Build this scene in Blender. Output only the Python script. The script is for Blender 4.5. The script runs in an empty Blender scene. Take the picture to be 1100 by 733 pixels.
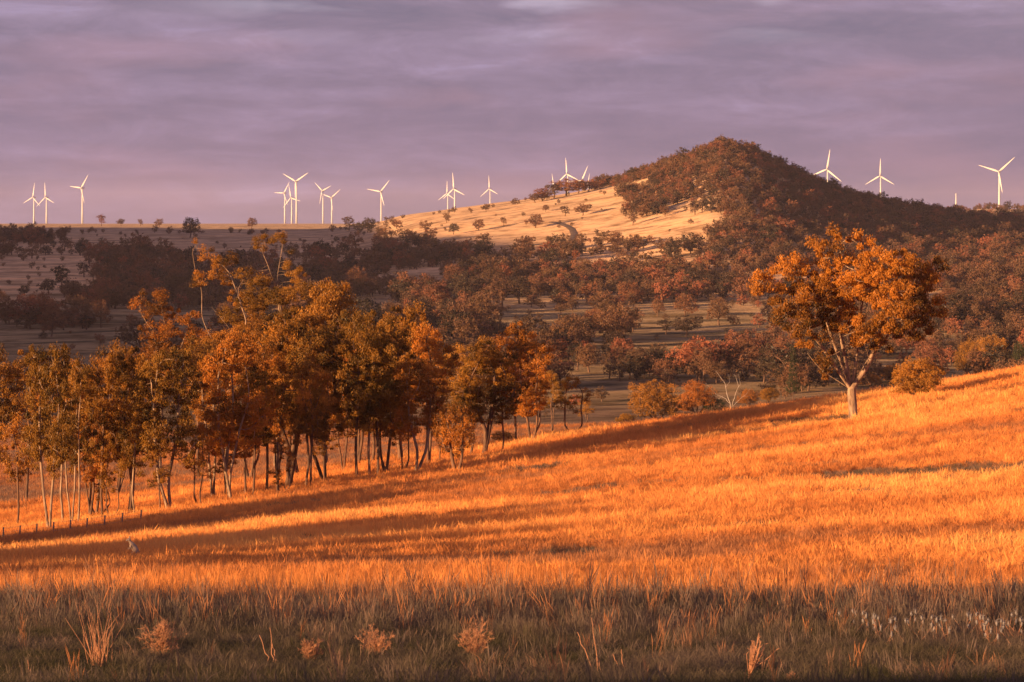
import bpy, math
import numpy as np
from mathutils import Vector, Matrix

# ------------------------------------------------------------------ camera
F = 3119.0          # focal length in photo pixels (1100 px wide photo)
HZ = 238.0          # photo row of the true horizon
sc = bpy.context.scene
C = sc.collection
cam = bpy.data.cameras.new('camera')
cam.sensor_width = 36.0
cam.lens = F / 1100.0 * 36.0
cam.shift_y = -(366.5 - HZ) / 1100.0
cam.clip_start = 0.5
cam.clip_end = 40000.0
cam.dof.use_dof = True
cam.dof.focus_distance = 240.0
cam.dof.aperture_fstop = 14.0
co = bpy.data.objects.new('camera', cam)
co.location = (0, 0, 0)
co.rotation_euler = (math.radians(90), 0, 0)
C.objects.link(co)
sc.camera = co

# ------------------------------------------------------------------ light
SUN = Vector((-0.82, -0.57, 0.105)).normalized()
EL = math.asin(SUN.z)
ROT = math.atan2(SUN.x, SUN.y)
sl = bpy.data.lights.new('sun', 'SUN')
sl.energy = 5.0
sl.angle = math.radians(0.53)
sl.color = (1.0, 0.585, 0.27)
so = bpy.data.objects.new('sun', sl)
so.rotation_euler = SUN.to_track_quat('Z', 'Y').to_euler()
so.location = (-300, -200, 60)
C.objects.link(so)
sc.view_settings.view_transform = 'Standard'
sc.view_settings.look = 'None'
sc.view_settings.gamma = 1.0
sc.view_settings.use_curve_mapping = False
sc.view_settings.exposure = 1.2


class NT:
    """small node-tree writer"""
    def __init__(self, tree):
        self.t = tree
        tree.nodes.clear()

    def n(self, typ, ins=None, **kw):
        nd = self.t.nodes.new(typ)
        for k, v in kw.items():
            setattr(nd, k, v)
        for k, v in (ins or {}).items():
            self.set(nd, k, v)
        return nd

    def set(self, nd, k, v):
        s = nd.inputs[k]
        if isinstance(v, bpy.types.NodeSocket):
            self.t.links.new(v, s)
        else:
            s.default_value = v

    def math(self, op, a, b=0.0, clamp=False):
        return self.n('ShaderNodeMath', {0: a, 1: b}, operation=op, use_clamp=clamp).outputs[0]

    def ramp(self, fac, stops, interp='LINEAR'):
        r = self.n('ShaderNodeValToRGB', {0: fac})
        r.color_ramp.interpolation = interp
        e = r.color_ramp.elements
        while len(e) < len(stops):
            e.new(0.5)
        for i, (p, c) in enumerate(stops):
            e[i].position = p
            e[i].color = (c[0], c[1], c[2], 1) if hasattr(c, '__len__') else (c, c, c, 1)
        return r.outputs[0]

    def noise(self, vec, scale, detail=4, rough=0.55, dist=0.0):
        nd = self.n('ShaderNodeTexNoise', {'Scale': scale, 'Detail': detail, 'Roughness': rough, 'Distortion': dist})
        self.t.links.new(vec, nd.inputs['Vector'])
        return nd.outputs[0]

    def mapping(self, vec, scale, loc=(0, 0, 0), rot=(0, 0, 0)):
        return self.n('ShaderNodeMapping', {'Vector': vec, 'Scale': scale, 'Location': loc, 'Rotation': rot}).outputs[0]

    def mix(self, fac, a, b, blend='MIX'):
        nd = self.n('ShaderNodeMix', data_type='RGBA', blend_type=blend)
        self.set(nd, 0, fac)
        for i, v in ((6, a), (7, b)):
            if isinstance(v, bpy.types.NodeSocket):
                self.t.links.new(v, nd.inputs[i])
            else:
                nd.inputs[i].default_value = (v[0], v[1], v[2], 1)
        return nd.outputs[2]


# world: Nishita sky behind a nearly closed layer of stratocumulus
w = bpy.data.worlds.new('World')
sc.world = w
w.use_nodes = True
T = NT(w.node_tree)
sky = T.n('ShaderNodeTexSky', sky_type='NISHITA', sun_disc=False, sun_elevation=EL, sun_rotation=ROT, air_density=1.5, dust_density=2.0)
gen = T.n('ShaderNodeTexCoord').outputs['Generated']
band = T.noise(T.mapping(gen, (1, 1, 8.5), loc=(.3, 0, .1)), 8.0, 6, 0.55, 0.5)
band2 = T.noise(T.mapping(gen, (1, 1, 4.2), loc=(3.1, 2, 1)), 24.0, 9, 0.70, 0.5)
blob = T.noise(T.mapping(gen, (1, 1, 4.5), loc=(7.1, 5, 2)), 10.0, 3, 0.5)
sepz = T.n('ShaderNodeSeparateXYZ', {0: gen}).outputs[2]
f = T.math('ADD', T.math('MULTIPLY', band, 0.50), T.math('MULTIPLY', band2, 0.50))
CS = 4.45
cc = T.ramp(f, [(0.36, (.080 * CS / 4, .064 * CS / 4, .102 * CS / 4)), (0.48, (.108 * CS / 4, .078 * CS / 4, .118 * CS / 4)),
                (0.58, (.140 * CS / 4, .098 * CS / 4, .146 * CS / 4)), (0.70, (.20 * CS / 4, .145 * CS / 4, .220 * CS / 4))])
pink = T.ramp(blob, [(0.52, 0.0), (0.68, 1.0)])
cc = T.mix(T.math('MULTIPLY', pink, 0.34), cc, (.22, .115, .145))
low = T.ramp(T.math('MULTIPLY', sepz, 14.0), [(0.0, 1.0), (0.7, 0.0)])
cc = T.mix(T.math('MULTIPLY', low, 0.22), cc, (.20, .125, .165))
hib = T.noise(T.mapping(gen, (1, 1, 6), loc=(1.7, 2, 5)), 13.0, 4, 0.5)
hi = T.math('MULTIPLY', T.ramp(T.math('MULTIPLY', sepz, 10.0), [(0.60, 0.0), (0.82, 1.0)]), T.ramp(hib, [(0.47, 0.0), (0.66, 1.0)]))
sx = T.n('ShaderNodeSeparateXYZ', {0: gen}).outputs[0]
hx = T.ramp(T.math('ADD', T.math('MULTIPLY', sx, 2.84), .5), [(.18, .1), (.42, 1.0), (.52, .8), (.60, .3), (.75, .9), (.92, .15)])
cc = T.mix(T.math('MULTIPLY', hi, hx), cc, (.46, .36, .42))
up = T.n('ShaderNodeVectorMath', {0: cc, 1: (10, 10, 10)}, operation='MULTIPLY').outputs[0]
skyc = T.n('ShaderNodeVectorMath', {0: sky.outputs[0], 1: (1, 1, 1)}, operation='MULTIPLY').outputs[0]
mixc = T.mix(0.93, skyc, up)
bg = T.n('ShaderNodeBackground', {'Color': T.mix(1.0, mixc, (.88, .97, 1.05), 'MULTIPLY'), 'Strength': 0.10})
T.t.links.new(bg.outputs[0], T.n('ShaderNodeOutputWorld').inputs[0])

# ------------------------------------------------------------------ numpy noise + terrain height
def _hash(ix, iy, seed):
    h = (ix.astype(np.int64) * 374761393 + iy.astype(np.int64) * 668265263 + seed * 974634777) & 0xffffffff
    h = ((h ^ (h >> 13)) * 1274126177) & 0xffffffff
    return ((h ^ (h >> 16)) & 0xffff) / 65535.0

def vnoise(x, y, seed=0):
    ix, iy = np.floor(x), np.floor(y)
    fx, fy = x - ix, y - iy
    fx, fy = fx * fx * (3 - 2 * fx), fy * fy * (3 - 2 * fy)
    a, b = _hash(ix, iy, seed), _hash(ix + 1, iy, seed)
    c, d = _hash(ix, iy + 1, seed), _hash(ix + 1, iy + 1, seed)
    return (a * (1 - fx) + b * fx) * (1 - fy) + (c * (1 - fx) + d * fx) * fy

def fbm(x, y, oct=4, seed=0):
    s, a, t = 0, 1.0, 0
    for i in range(oct):
        s = s + a * vnoise(x * 2 ** i + 17.3 * i, y * 2 ** i + 9.1 * i, seed + i)
        t += a
        a *= .5
    return s / t

def sstep(a, b, x):
    t = np.clip((x - a) / (b - a), 0, 1)
    return t * t * (3 - 2 * t)

NC = np.array([-500, 0, 275, 550, 825, 1100, 1600], float)
ND = np.array([25, 40, 60, 90, 130, 180, 225, 270, 330, 450, 600, 750, 900, 1200, 1500, 1700, 1900, 2050, 2150, 2300, 2600, 3000, 4000, 5000, 8000, 12000, 40000], float)
far_rows = [425, 400, 350, 310, 292, 277, 267, 262, 255, 246, 243.5, 241.5, 240.5, 240.5, 241, 242]
NR = [
    [745, 685, 648, 630, 618, 602, 588, 572, 548, 520, 490, 455] + far_rows[1:],
    [740, 675, 641, 620, 603, 584, 567, 552, 532, 503, 473, 445] + far_rows[1:],
    [740, 675, 640, 612, 585, 555, 532, 517, 512, 495, 472, 442] + far_rows[1:],
    [740, 675, 638, 604, 565, 525, 498, 478, 486, 484, 466, 440] + far_rows[1:],
    [740, 674, 636, 596, 547, 500, 467, 441, 460, 470, 458, 432] + far_rows[1:],
    [738, 672, 634, 588, 528, 469, 430, 399, 420, 440, 438, 422] + far_rows[1:],
    [732, 662, 618, 560, 480, 405, 365, 340, 365, 400, 410, 405] + far_rows[1:],
]
NR = np.array(NR, float)
SKC = np.array([-400, 330, 400, 430, 470, 520, 570, 620, 640, 670, 700, 740, 775, 800, 850, 900, 960, 1040, 1100, 1250, 1600], float)
SKR = np.array([262, 262, 252, 240, 232, 224, 217, 209, 205, 198, 188, 173, 162, 167, 190, 213, 229, 245, 251, 257, 262], float)

def cubic(xs, ys, x):
    """monotone-ish cubic (Fritsch-Carlson) on the last axis; ys (n,) """
    h = np.diff(xs)
    d = np.diff(ys) / h
    m = np.zeros_like(ys)
    m[0], m[-1] = d[0], d[-1]
    ok = d[:-1] * d[1:] > 0
    w1, w2 = 2 * h[1:] + h[:-1], h[1:] + 2 * h[:-1]
    with np.errstate(divide='ignore', invalid='ignore'):
        hm = (w1 + w2) / (w1 / d[:-1] + w2 / d[1:])
    m[1:-1] = np.where(ok, hm, 0)
    x = np.clip(x, xs[0], xs[-1])
    i = np.clip(np.searchsorted(xs, x) - 1, 0, len(xs) - 2)
    t = (x - xs[i]) / h[i]
    t2, t3 = t * t, t * t * t
    return (2 * t3 - 3 * t2 + 1) * ys[i] + (t3 - 2 * t2 + t) * h[i] * m[i] + (-2 * t3 + 3 * t2) * ys[i + 1] + (t3 - t2) * h[i] * m[i + 1]

def height(x, y):
    x, y = np.asarray(x, float), np.asarray(y, float)
    x, y = np.broadcast_arrays(x, y)
    r = np.hypot(x, y) + 1e-6
    th = np.arctan2(x, y)
    thc = np.clip(th, -0.33, 0.33)
    D = r * np.cos(thc)
    col = 550 + F * np.tan(thc)
    lD = np.log(np.maximum(D, 25))
    lN = np.log(ND)
    zrow = [-(NR[k] - HZ) / F for k in range(len(NC))]      # slope seen from the camera
    vals = np.stack([cubic(lN, zr, lD) for zr in zrow], 0)
    j = np.clip(np.searchsorted(NC, col) - 1, 0, len(NC) - 2)
    # Catmull-Rom over columns
    t = np.clip((col - NC[j]) / (NC[j + 1] - NC[j]), 0, 1)
    def tk(k):
        k = np.clip(k, 0, len(NC) - 1)
        return np.take_along_axis(vals, k[None], 0)[0]
    p0, p1, p2, p3 = tk(j - 1), tk(j), tk(j + 1), tk(j + 2)
    s = p1 + 0.5 * t * (p2 - p0 + t * (2 * p0 - 5 * p1 + 4 * p2 - p3 + t * (3 * (p1 - p2) + p3 - p0)))
    z = s * np.maximum(D, 25)
    z25 = z
    k = np.clip(D / 25, 0, 1)
    z = np.where(D < 25, -1.6 + (z25 + 1.6) * (0.25 * k + 0.75 * k * k), z25)
    bk = sstep(.9, 1.5, np.abs(th))
    z = z * (1 - bk) + (-1.6 - .022 * np.minimum(r, 900)) * bk
    # wooded hill
    dh = 262 - cubic(SKC, SKR, col)
    wD = np.interp(D, [1380, 1500, 1700, 1900, 2050, 2150, 2300, 2600, 3000, 3600], [0, .04, .25, .62, .92, 1, .92, .5, .12, 0])
    wb = np.interp(D, [1300, 1450, 1650, 1850, 2000, 2150, 2350, 2700, 3100, 3600], [0, .04, .25, .62, .92, 1, .92, .5, .12, 0])
    z = z + dh * (wD * .5 + wb * .5) / F * D
    # low range behind on the right
    z = z + 16.5 * sstep(940, 1060, col) * np.exp(-((D - 4000) / 500.) ** 2) * 4000 / F * (1 + .25 * (fbm(x / 160, y / 400, 3, 5) - .5))
    # unseen hillock added left behind the camera: its top shades the first fifty metres
    z = z + (12.6 + 3.0 * (fbm(x / 9, y / 14, 3, 21) - .5)) * np.exp(-((y + 45) / 17.) ** 2) * sstep(-30, -75, x) * sstep(-420, -300, x)
    z = z + 5.0 * sstep(-60, -400, y) * (1 - .5 * sstep(100, 400, x))
    # long unseen ridge added west of the valley, height set to shade its floor
    Hr = np.interp(y, [-260, -130, 60, 335, 520, 640, 875, 1085, 1500, 1900, 2300, 2700], [0, 3, 56, 110, 120, 109, 131, 149, 132, 126, 80, 0])
    z = z + Hr * np.exp(-((x + 960) / 210.) ** 2) * (1 + .10 * (fbm(x / 120, y / 120, 3, 8) - .5))
    # roughness
    a = np.interp(r, [0, 20, 60, 300, 1000, 3000, 12000], [0.0, .10, .30, .6, 1.6, 3.5, 4])
    L = np.interp(r, [0, 60, 300, 1500, 6000], [9, 9, 26, 90, 200])
    z = z + a * (fbm(x / 11, y / 11, 3, 1) - .5) * (r < 420) * (1 - sstep(300, 420, r)) * 1.0
    z = z + a * (fbm(x / 70, y / 70, 4, 2) - .5) * sstep(200, 600, r) * (1 - .8 * sstep(2600, 3400, r))
    return z

def hz(x, y):
    return float(height(np.array([x]), np.array([y]))[0])

def rows_of(col, D):
    x = (col - 550) / F * D
    return HZ - F * height(x, D) / D

_Dt = np.exp(np.linspace(math.log(22), math.log(3500), 2600))
def ground(col, row, dmin=22.0):
    """first distance at which the terrain stands at this photo pixel"""
    Dt = _Dt[_Dt >= dmin]
    r = rows_of(np.full_like(Dt, col), Dt)
    vis = np.minimum.accumulate(r)
    i = np.argmax((r <= row) & (r <= vis + 1e-6))
    if i == 0 and r[0] > row:
        i = int(np.argmin(r))
    D = Dt[i]
    x = (col - 550) / F * D
    return Vector((x, D, hz(x, D)))

# ------------------------------------------------------------------ mesh helpers
def new_mesh(name, verts, faces_list, smooth=True):
    """faces_list: list of (n_faces, k) int arrays"""
    me = bpy.data.meshes.new(name)
    verts = np.asarray(verts, np.float32)
    me.vertices.add(len(verts))
    me.vertices.foreach_set('co', verts.ravel())
    loops = np.concatenate([f.ravel() for f in faces_list]).astype(np.int32)
    sizes = np.concatenate([np.full(len(f), f.shape[1]) for f in faces_list]).astype(np.int32)
    starts = np.concatenate([[0], np.cumsum(sizes)[:-1]]).astype(np.int32)
    me.loops.add(len(loops))
    me.loops.foreach_set('vertex_index', loops)
    me.polygons.add(len(sizes))
    me.polygons.foreach_set('loop_start', starts)
    if smooth:
        me.polygons.foreach_set('use_smooth', np.ones(len(sizes), bool))
    me.update(calc_edges=True)
    return me

def attr(me, name, vals, typ='FLOAT'):
    a = me.attributes.new(name, typ, 'POINT')
    a.data.foreach_set('value' if typ != 'FLOAT_VECTOR' else 'vector', np.asarray(vals, np.float32).ravel())

def link(name, me, mat=None, parent=None, loc=None):
    o = bpy.data.objects.new(name, me)
    C.objects.link(o)
    if mat and me is not None and not me.materials:
        me.materials.append(mat)
    if parent:
        o.parent = parent
    if loc is not None:
        o.location = loc
    return o

def tag(o, label=None, cat=None, group=None, kind=None):
    if label: o['label'] = label
    if cat: o['category'] = cat
    if group: o['group'] = group
    if kind: o['kind'] = kind
    return o

class Geo:
    def __init__(s):
        s.v, s.q, s.t, s.n = [], [], [], 0

    def tube(s, pts, rad, sides=6, cap=True):
        pts = np.asarray(pts, float)
        rad = np.broadcast_to(np.asarray(rad, float), (len(pts),))
        n = len(pts)
        tan = np.gradient(pts, axis=0) if n > 1 else np.array([[0, 0, 1.]])
        tan /= np.linalg.norm(tan, axis=1)[:, None] + 1e-9
        ref = np.array([0.31, 0.95, 0.05])
        u = np.cross(tan, ref)
        u /= np.linalg.norm(u, axis=1)[:, None] + 1e-9
        v = np.cross(tan, u)
        a = np.linspace(0, 2 * np.pi, sides, endpoint=False)
        ring = pts[:, None, :] + rad[:, None, None] * (np.cos(a)[None, :, None] * u[:, None, :] + np.sin(a)[None, :, None] * v[:, None, :])
        s.v.append(ring.reshape(-1, 3))
        i = np.arange(n - 1)[:, None] * sides + np.arange(sides)[None]
        jn = np.arange(n - 1)[:, None] * sides + (np.arange(sides)[None] + 1) % sides
        s.q.append(np.stack([i, jn, jn + sides, i + sides], -1).reshape(-1, 4) + s.n)
        s.n += n * sides
        if cap:
            for e in (0, n - 1):
                s.v.append(pts[e][None])
                b = s.n - (n * sides if e == 0 else n * sides + 1) + e * sides
                base = s.n
                k = np.arange(sides)
                a0, a1 = b + k, b + (k + 1) % sides
                s.t.append(np.stack([a0, a1, np.full(sides, base)], -1) if e else np.stack([a1, a0, np.full(sides, base)], -1))
                s.n += 1

    def quads(s, v, q):
        s.v.append(np.asarray(v, float)); s.q.append(np.asarray(q) + s.n); s.n += len(v)

    def mesh(s, name, smooth=True):
        fl = []
        if s.q: fl.append(np.concatenate(s.q))
        if s.t: fl.append(np.concatenate(s.t))
        return new_mesh(name, np.concatenate(s.v), fl, smooth)

# ------------------------------------------------------------------ materials
def material(name):
    m = bpy.data.materials.new(name)
    m.use_nodes = True
    return m, NT(m.node_tree)

def finish(T, shader, disp=None):
    o = T.n('ShaderNodeOutputMaterial')
    T.t.links.new(shader, o.inputs[0])

def mat_ground():
    m, T = material('ground')
    pos = T.n('ShaderNodeNewGeometry').outputs['Position']
    r = T.n('ShaderNodeVectorMath', {0: pos}, operation='LENGTH').outputs['Value']
    xyz = T.n('ShaderNodeSeparateXYZ', {0: pos})
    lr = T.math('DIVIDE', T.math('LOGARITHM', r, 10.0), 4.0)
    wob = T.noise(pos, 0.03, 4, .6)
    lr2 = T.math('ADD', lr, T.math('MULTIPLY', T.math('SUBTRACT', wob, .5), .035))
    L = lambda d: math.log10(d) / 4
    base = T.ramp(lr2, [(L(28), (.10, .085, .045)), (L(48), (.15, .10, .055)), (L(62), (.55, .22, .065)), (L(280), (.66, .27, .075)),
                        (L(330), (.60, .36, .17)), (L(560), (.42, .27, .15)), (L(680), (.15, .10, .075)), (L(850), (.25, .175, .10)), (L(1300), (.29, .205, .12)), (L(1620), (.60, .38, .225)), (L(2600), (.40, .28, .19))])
    n1 = T.noise(T.mapping(pos, (.016, .028, .02)), 1.0, 6, .62)
    n2 = T.noise(T.mapping(pos, (.07, .10, .1)), 1.0, 6, .72)
    col = T.mix(1.0, base, T.ramp(n1, [(.34, (.55, .52, .48)), (.48, (1, 1, 1)), (.64, (1.25, 1.16, 1.05))]), 'MULTIPLY')
    col = T.mix(1.0, col, T.ramp(n2, [(.38, (.50, .46, .42)), (.50, (1, 1, 1)), (.7, (1.18, 1.15, 1.1))]), 'MULTIPLY')
    # contour banks across the valley paddocks
    wy = T.math('ADD', xyz.outputs[1], T.math('MULTIPLY', T.noise(T.mapping(pos, (.005, .003, .0)), 1.0, 3, .5), 240.0))
    fr = T.math('FRACT', T.math('DIVIDE', wy, 74.0))
    bank = T.ramp(fr, [(0, 1.0), (.09, 1.0), (.17, 0.0), (.94, 0.0), (1, 1.0)])
    brk = T.ramp(T.noise(T.mapping(pos, (.02, .006, .0), loc=(4, 4, 4)), 1.0, 4, .65), [(.44, 0.0), (.56, 1.0)])
    zone = T.math('MULTIPLY', T.ramp(lr, [(L(640), 0.0), (L(760), 1.0), (L(1280), 1.0), (L(1400), 0.0)]), brk)
    col = T.mix(T.math('MULTIPLY', T.math('MULTIPLY', bank, zone), .8), col, (.055, .045, .03))
    # green flush near the camera and in damp hollows
    g = T.math('MULTIPLY', T.ramp(T.noise(pos, .22, 4, .6), [(.48, 0.0), (.62, 1.0)]), T.ramp(lr, [(L(36), 1.0), (L(50), 0.0)]))
    col = T.mix(g, col, (.06, .08, .025))
    bmp = T.n('ShaderNodeBump', {'Strength': .9, 'Distance': .5, 'Height': T.noise(pos, 1.2, 5, .7)})
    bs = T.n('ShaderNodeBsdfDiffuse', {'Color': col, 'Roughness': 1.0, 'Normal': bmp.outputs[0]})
    finish(T, bs.outputs[0])
    return m

def mat_leaf(name, c_lo, c_hi, trans=.25, accent=None):
    m, T = material(name)
    tint = T.n('ShaderNodeAttribute', attribute_name='tint', attribute_type='GEOMETRY').outputs['Fac']
    rnd = T.n('ShaderNodeObjectInfo').outputs['Random']
    col = T.ramp(tint, [(0, c_lo), (1, c_hi)])
    col = T.mix(1.0, col, T.ramp(rnd, [(0, (.74, .84, .80)), (.35, (.92, 1.0, .95)), (.7, (1.05, 1.0, .95)), (1, accent or (1.15, .98, .9))]), 'MULTIPLY')
    d = T.n('ShaderNodeBsdfDiffuse', {'Color': col, 'Roughness': .6})
    t = T.n('ShaderNodeBsdfTranslucent', {'Color': col})
    g = T.n('ShaderNodeBsdfGlossy', {'Color': (.6, .6, .6, 1), 'Roughness': .45})
    s = T.n('ShaderNodeMixShader', {0: trans, 1: d.outputs[0], 2: t.outputs[0]})
    s = T.n('ShaderNodeMixShader', {0: .02, 1: s.outputs[0], 2: g.outputs[0]})
    finish(T, s.outputs[0])
    return m

def mat_bark(name, c1, c2):
    m, T = material(name)
    oc = T.n('ShaderNodeTexCoord').outputs['Object']
    n = T.noise(T.mapping(oc, (2.5, 2.5, .6)), 1.6, 5, .6, .3)
    col = T.ramp(n, [(.35, c1), (.62, c2)])
    b = T.n('ShaderNodeBump', {'Strength': .5, 'Distance': .05, 'Height': T.noise(T.mapping(oc, (9, 9, 1.5)), 2.0, 4, .6)})
    s = T.n('ShaderNodeBsdfPrincipled', {'Base Color': col, 'Roughness': .8, 'Normal': b.outputs[0]})
    s.inputs['Specular IOR Level'].default_value = .2
    finish(T, s.outputs[0])
    return m

def mat_plain(name, c, rough=.5, noise=.12, sc_=3.0):
    m, T = material(name)
    oc = T.n('ShaderNodeTexCoord').outputs['Object']
    n = T.noise(oc, sc_, 4, .6)
    col = T.ramp(n, [(.3, tuple(x * (1 - noise) for x in c)), (.7, tuple(min(1, x * (1 + noise)) for x in c))])
    s = T.n('ShaderNodeBsdfPrincipled', {'Base Color': col, 'Roughness': rough})
    s.inputs['Specular IOR Level'].default_value = .3
    finish(T, s.outputs[0])
    return m

def mat_grass(name):
    """blade colour comes from each tuft's own 'hue' (0 grey-green .. 1 rusty straw)"""
    m, T = material(name)
    hue = T.n('ShaderNodeAttribute', attribute_name='hue', attribute_type='INSTANCER').outputs['Fac']
    tint = T.n('ShaderNodeAttribute', attribute_name='tint', attribute_type='GEOMETRY').outputs['Fac']
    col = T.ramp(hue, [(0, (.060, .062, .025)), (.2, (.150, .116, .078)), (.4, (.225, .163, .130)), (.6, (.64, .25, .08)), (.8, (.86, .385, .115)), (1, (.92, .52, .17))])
    col = T.mix(1.0, col, T.ramp(tint, [(0, (.85, .85, .85)), (1, (1.12, 1.12, 1.12))]), 'MULTIPLY')
    d = T.n('ShaderNodeBsdfDiffuse', {'Color': col, 'Roughness': .5})
    t = T.n('ShaderNodeBsdfTranslucent', {'Color': col})
    s = T.n('ShaderNodeMixShader', {0: .35, 1: d.outputs[0], 2: t.outputs[0]})
    finish(T, s.outputs[0])
    return m

M = {
    'leaf_gold': mat_leaf('golden_leaf', (.09, .05, .015), (.56, .225, .042), .15, (1.0, 1.0, 1.0)),
    'ground': mat_ground(),
    'leaf': mat_leaf('gum_leaf', (.034, .026, .010), (.55, .226, .035), .10),
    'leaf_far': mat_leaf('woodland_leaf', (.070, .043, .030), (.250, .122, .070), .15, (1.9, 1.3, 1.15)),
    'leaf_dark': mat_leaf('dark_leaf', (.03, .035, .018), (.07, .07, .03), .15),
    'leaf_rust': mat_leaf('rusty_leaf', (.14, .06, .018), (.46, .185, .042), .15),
    'bark': mat_bark('pale_bark', (.12, .070, .045), (.40, .27, .185)),
    'bark_dark': mat_bark('dark_bark', (.07, .04, .03), (.20, .11, .07)),
    'bark_dead': mat_bark('bleached_wood', (.26, .19, .15), (.48, .40, .34)),
    'grass': mat_grass('grass'),
    'white': mat_plain('white_paint', (.64, .64, .63), .4, .03),
    'grey_post': mat_plain('weathered_post', (.18, .15, .13), .9),
    'wire': mat_plain('fence_wire', (.3, .3, .3), .5),
    'fur': mat_plain('grey_fur', (.36, .26, .20), .95, .25, 9),
    'fur_pale': mat_plain('pale_fur', (.55, .46, .38), .95, .2, 9),
    'fur_dark': mat_plain('dark_fur', (.06, .045, .04), .95, .2, 9),
    'straw': mat_plain('dry_stem', (.46, .22, .12), .8, .3, 6),
    'fluff': mat_plain('seed_fluff', (.21, .185, .185), 1.0, .1, 9),
    'dirt': mat_plain('bare_dirt', (.13, .08, .05), 1.0, .3, .2),
}

# ------------------------------------------------------------------ ground sheet
def build_ground():
    fr = np.linspace(-0.235, 0.235, 620)
    side = np.linspace(0.235, np.pi, 110)[1:]
    th = np.concatenate([-side[::-1], fr, side[:-1]])
    rr = np.concatenate([[0.5], np.exp(np.linspace(math.log(2.5), math.log(3800), 880)), np.exp(np.linspace(math.log(3850), math.log(14000), 50))])
    R, TH = np.meshgrid(rr, th, indexing='ij')
    X, Y = R * np.sin(TH), R * np.cos(TH)
    Z = height(X, Y)
    n, m = R.shape
    V = np.stack([X, Y, Z], -1).reshape(-1, 3)
    i = np.arange(n - 1)[:, None] * m + np.arange(m)[None]
    j = np.arange(n - 1)[:, None] * m + (np.arange(m)[None] + 1) % m
    Q = np.stack([i, i + m, j + m, j], -1).reshape(-1, 4)
    me = new_mesh('ground', V, [Q])
    tag(link('ground', me, M['ground']), kind='structure')
build_ground()

# winding vehicle track on the hill paddock
def build_track():
    pts = [(590, 276), (598, 271), (606, 266), (613, 260), (617, 253), (615, 247), (609, 243), (600, 240), (592, 239)]
    P = [ground(c, r, 1400) for c, r in pts]
    xs = np.array([p.x for p in P]); ys = np.array([p.y for p in P])
    t = np.linspace(0, len(P) - 1, 120)
    x = np.interp(t, range(len(P)), xs); y = np.interp(t, range(len(P)), ys)
    k = np.ones(9) / 9
    x[4:-4] = np.convolve(x, k, 'valid'); y[4:-4] = np.convolve(y, k, 'valid')
    dx, dy = np.gradient(x), np.gradient(y)
    l = np.hypot(dx, dy) + 1e-6
    rows = []
    for s in (-1, -.5, 0, .5, 1):
        wd = 2.2 * s
        xx, yy = x - dy / l * wd, y + dx / l * wd
        rows.append(np.stack([xx, yy, height(xx, yy) + (.35 if abs(s) < 1 else .1)], -1))
    V = np.stack(rows, 1).reshape(-1, 3)
    n = len(x)
    i = (np.arange(n - 1)[:, None] * 5 + np.arange(4)[None]).reshape(-1)
    tag(link('dirt_track', new_mesh('dirt_track', V, [np.stack([i, i + 1, i + 6, i + 5], -1)]), M['dirt']), kind='structure')
build_track()

# ------------------------------------------------------------------ trees
def skeleton(seedpaths, attr_pts, step=.45, kill=.8, iters=160, droop=0.0, rng=None):
    """space colonisation: returns nodes (n,3), parent (n,)"""
    nodes, par = [], []
    for path, p0 in seedpaths:
        last = p0
        for k, p in enumerate(path):
            nodes.append(np.array(p, float)); par.append(last)
            last = len(nodes) - 1
    nodes = list(nodes)
    A = np.array(attr_pts)
    alive = np.ones(len(A), bool)
    N = np.array(nodes)
    P = list(par)
    near = np.full(len(A), -1)
    dist = np.full(len(A), 1e9)
    def upd(start):
        d = np.linalg.norm(A[:, None, :] - N[None, start:, :], axis=2)
        i = d.argmin(1); dm = d[np.arange(len(A)), i]
        b = dm < dist
        dist[b] = dm[b]; near[b] = i[b] + start
    upd(0)
    for _ in range(iters):
        alive &= dist > kill
        if not alive.any():
            break
        idx = near[alive]
        dirs = A[alive] - N[idx]
        dirs /= np.linalg.norm(dirs, axis=1)[:, None] + 1e-9
        u, inv = np.unique(idx, return_inverse=True)
        s = np.zeros((len(u), 3))
        np.add.at(s, inv, dirs)
        s += rng.normal(0, .18, s.shape)
        s /= np.linalg.norm(s, axis=1)[:, None] + 1e-9
        new = N[u] + s * step
        dm = np.linalg.norm(new[:, None] - N[None], axis=2).min(1) if len(N) < 4000 else np.full(len(new), 1)
        keep = dm > step * .35
        if not keep.any():
            break
        st = len(N)
        N = np.concatenate([N, new[keep]])
        P += list(u[keep])
        upd(st)
    return N, np.array(P)

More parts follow.
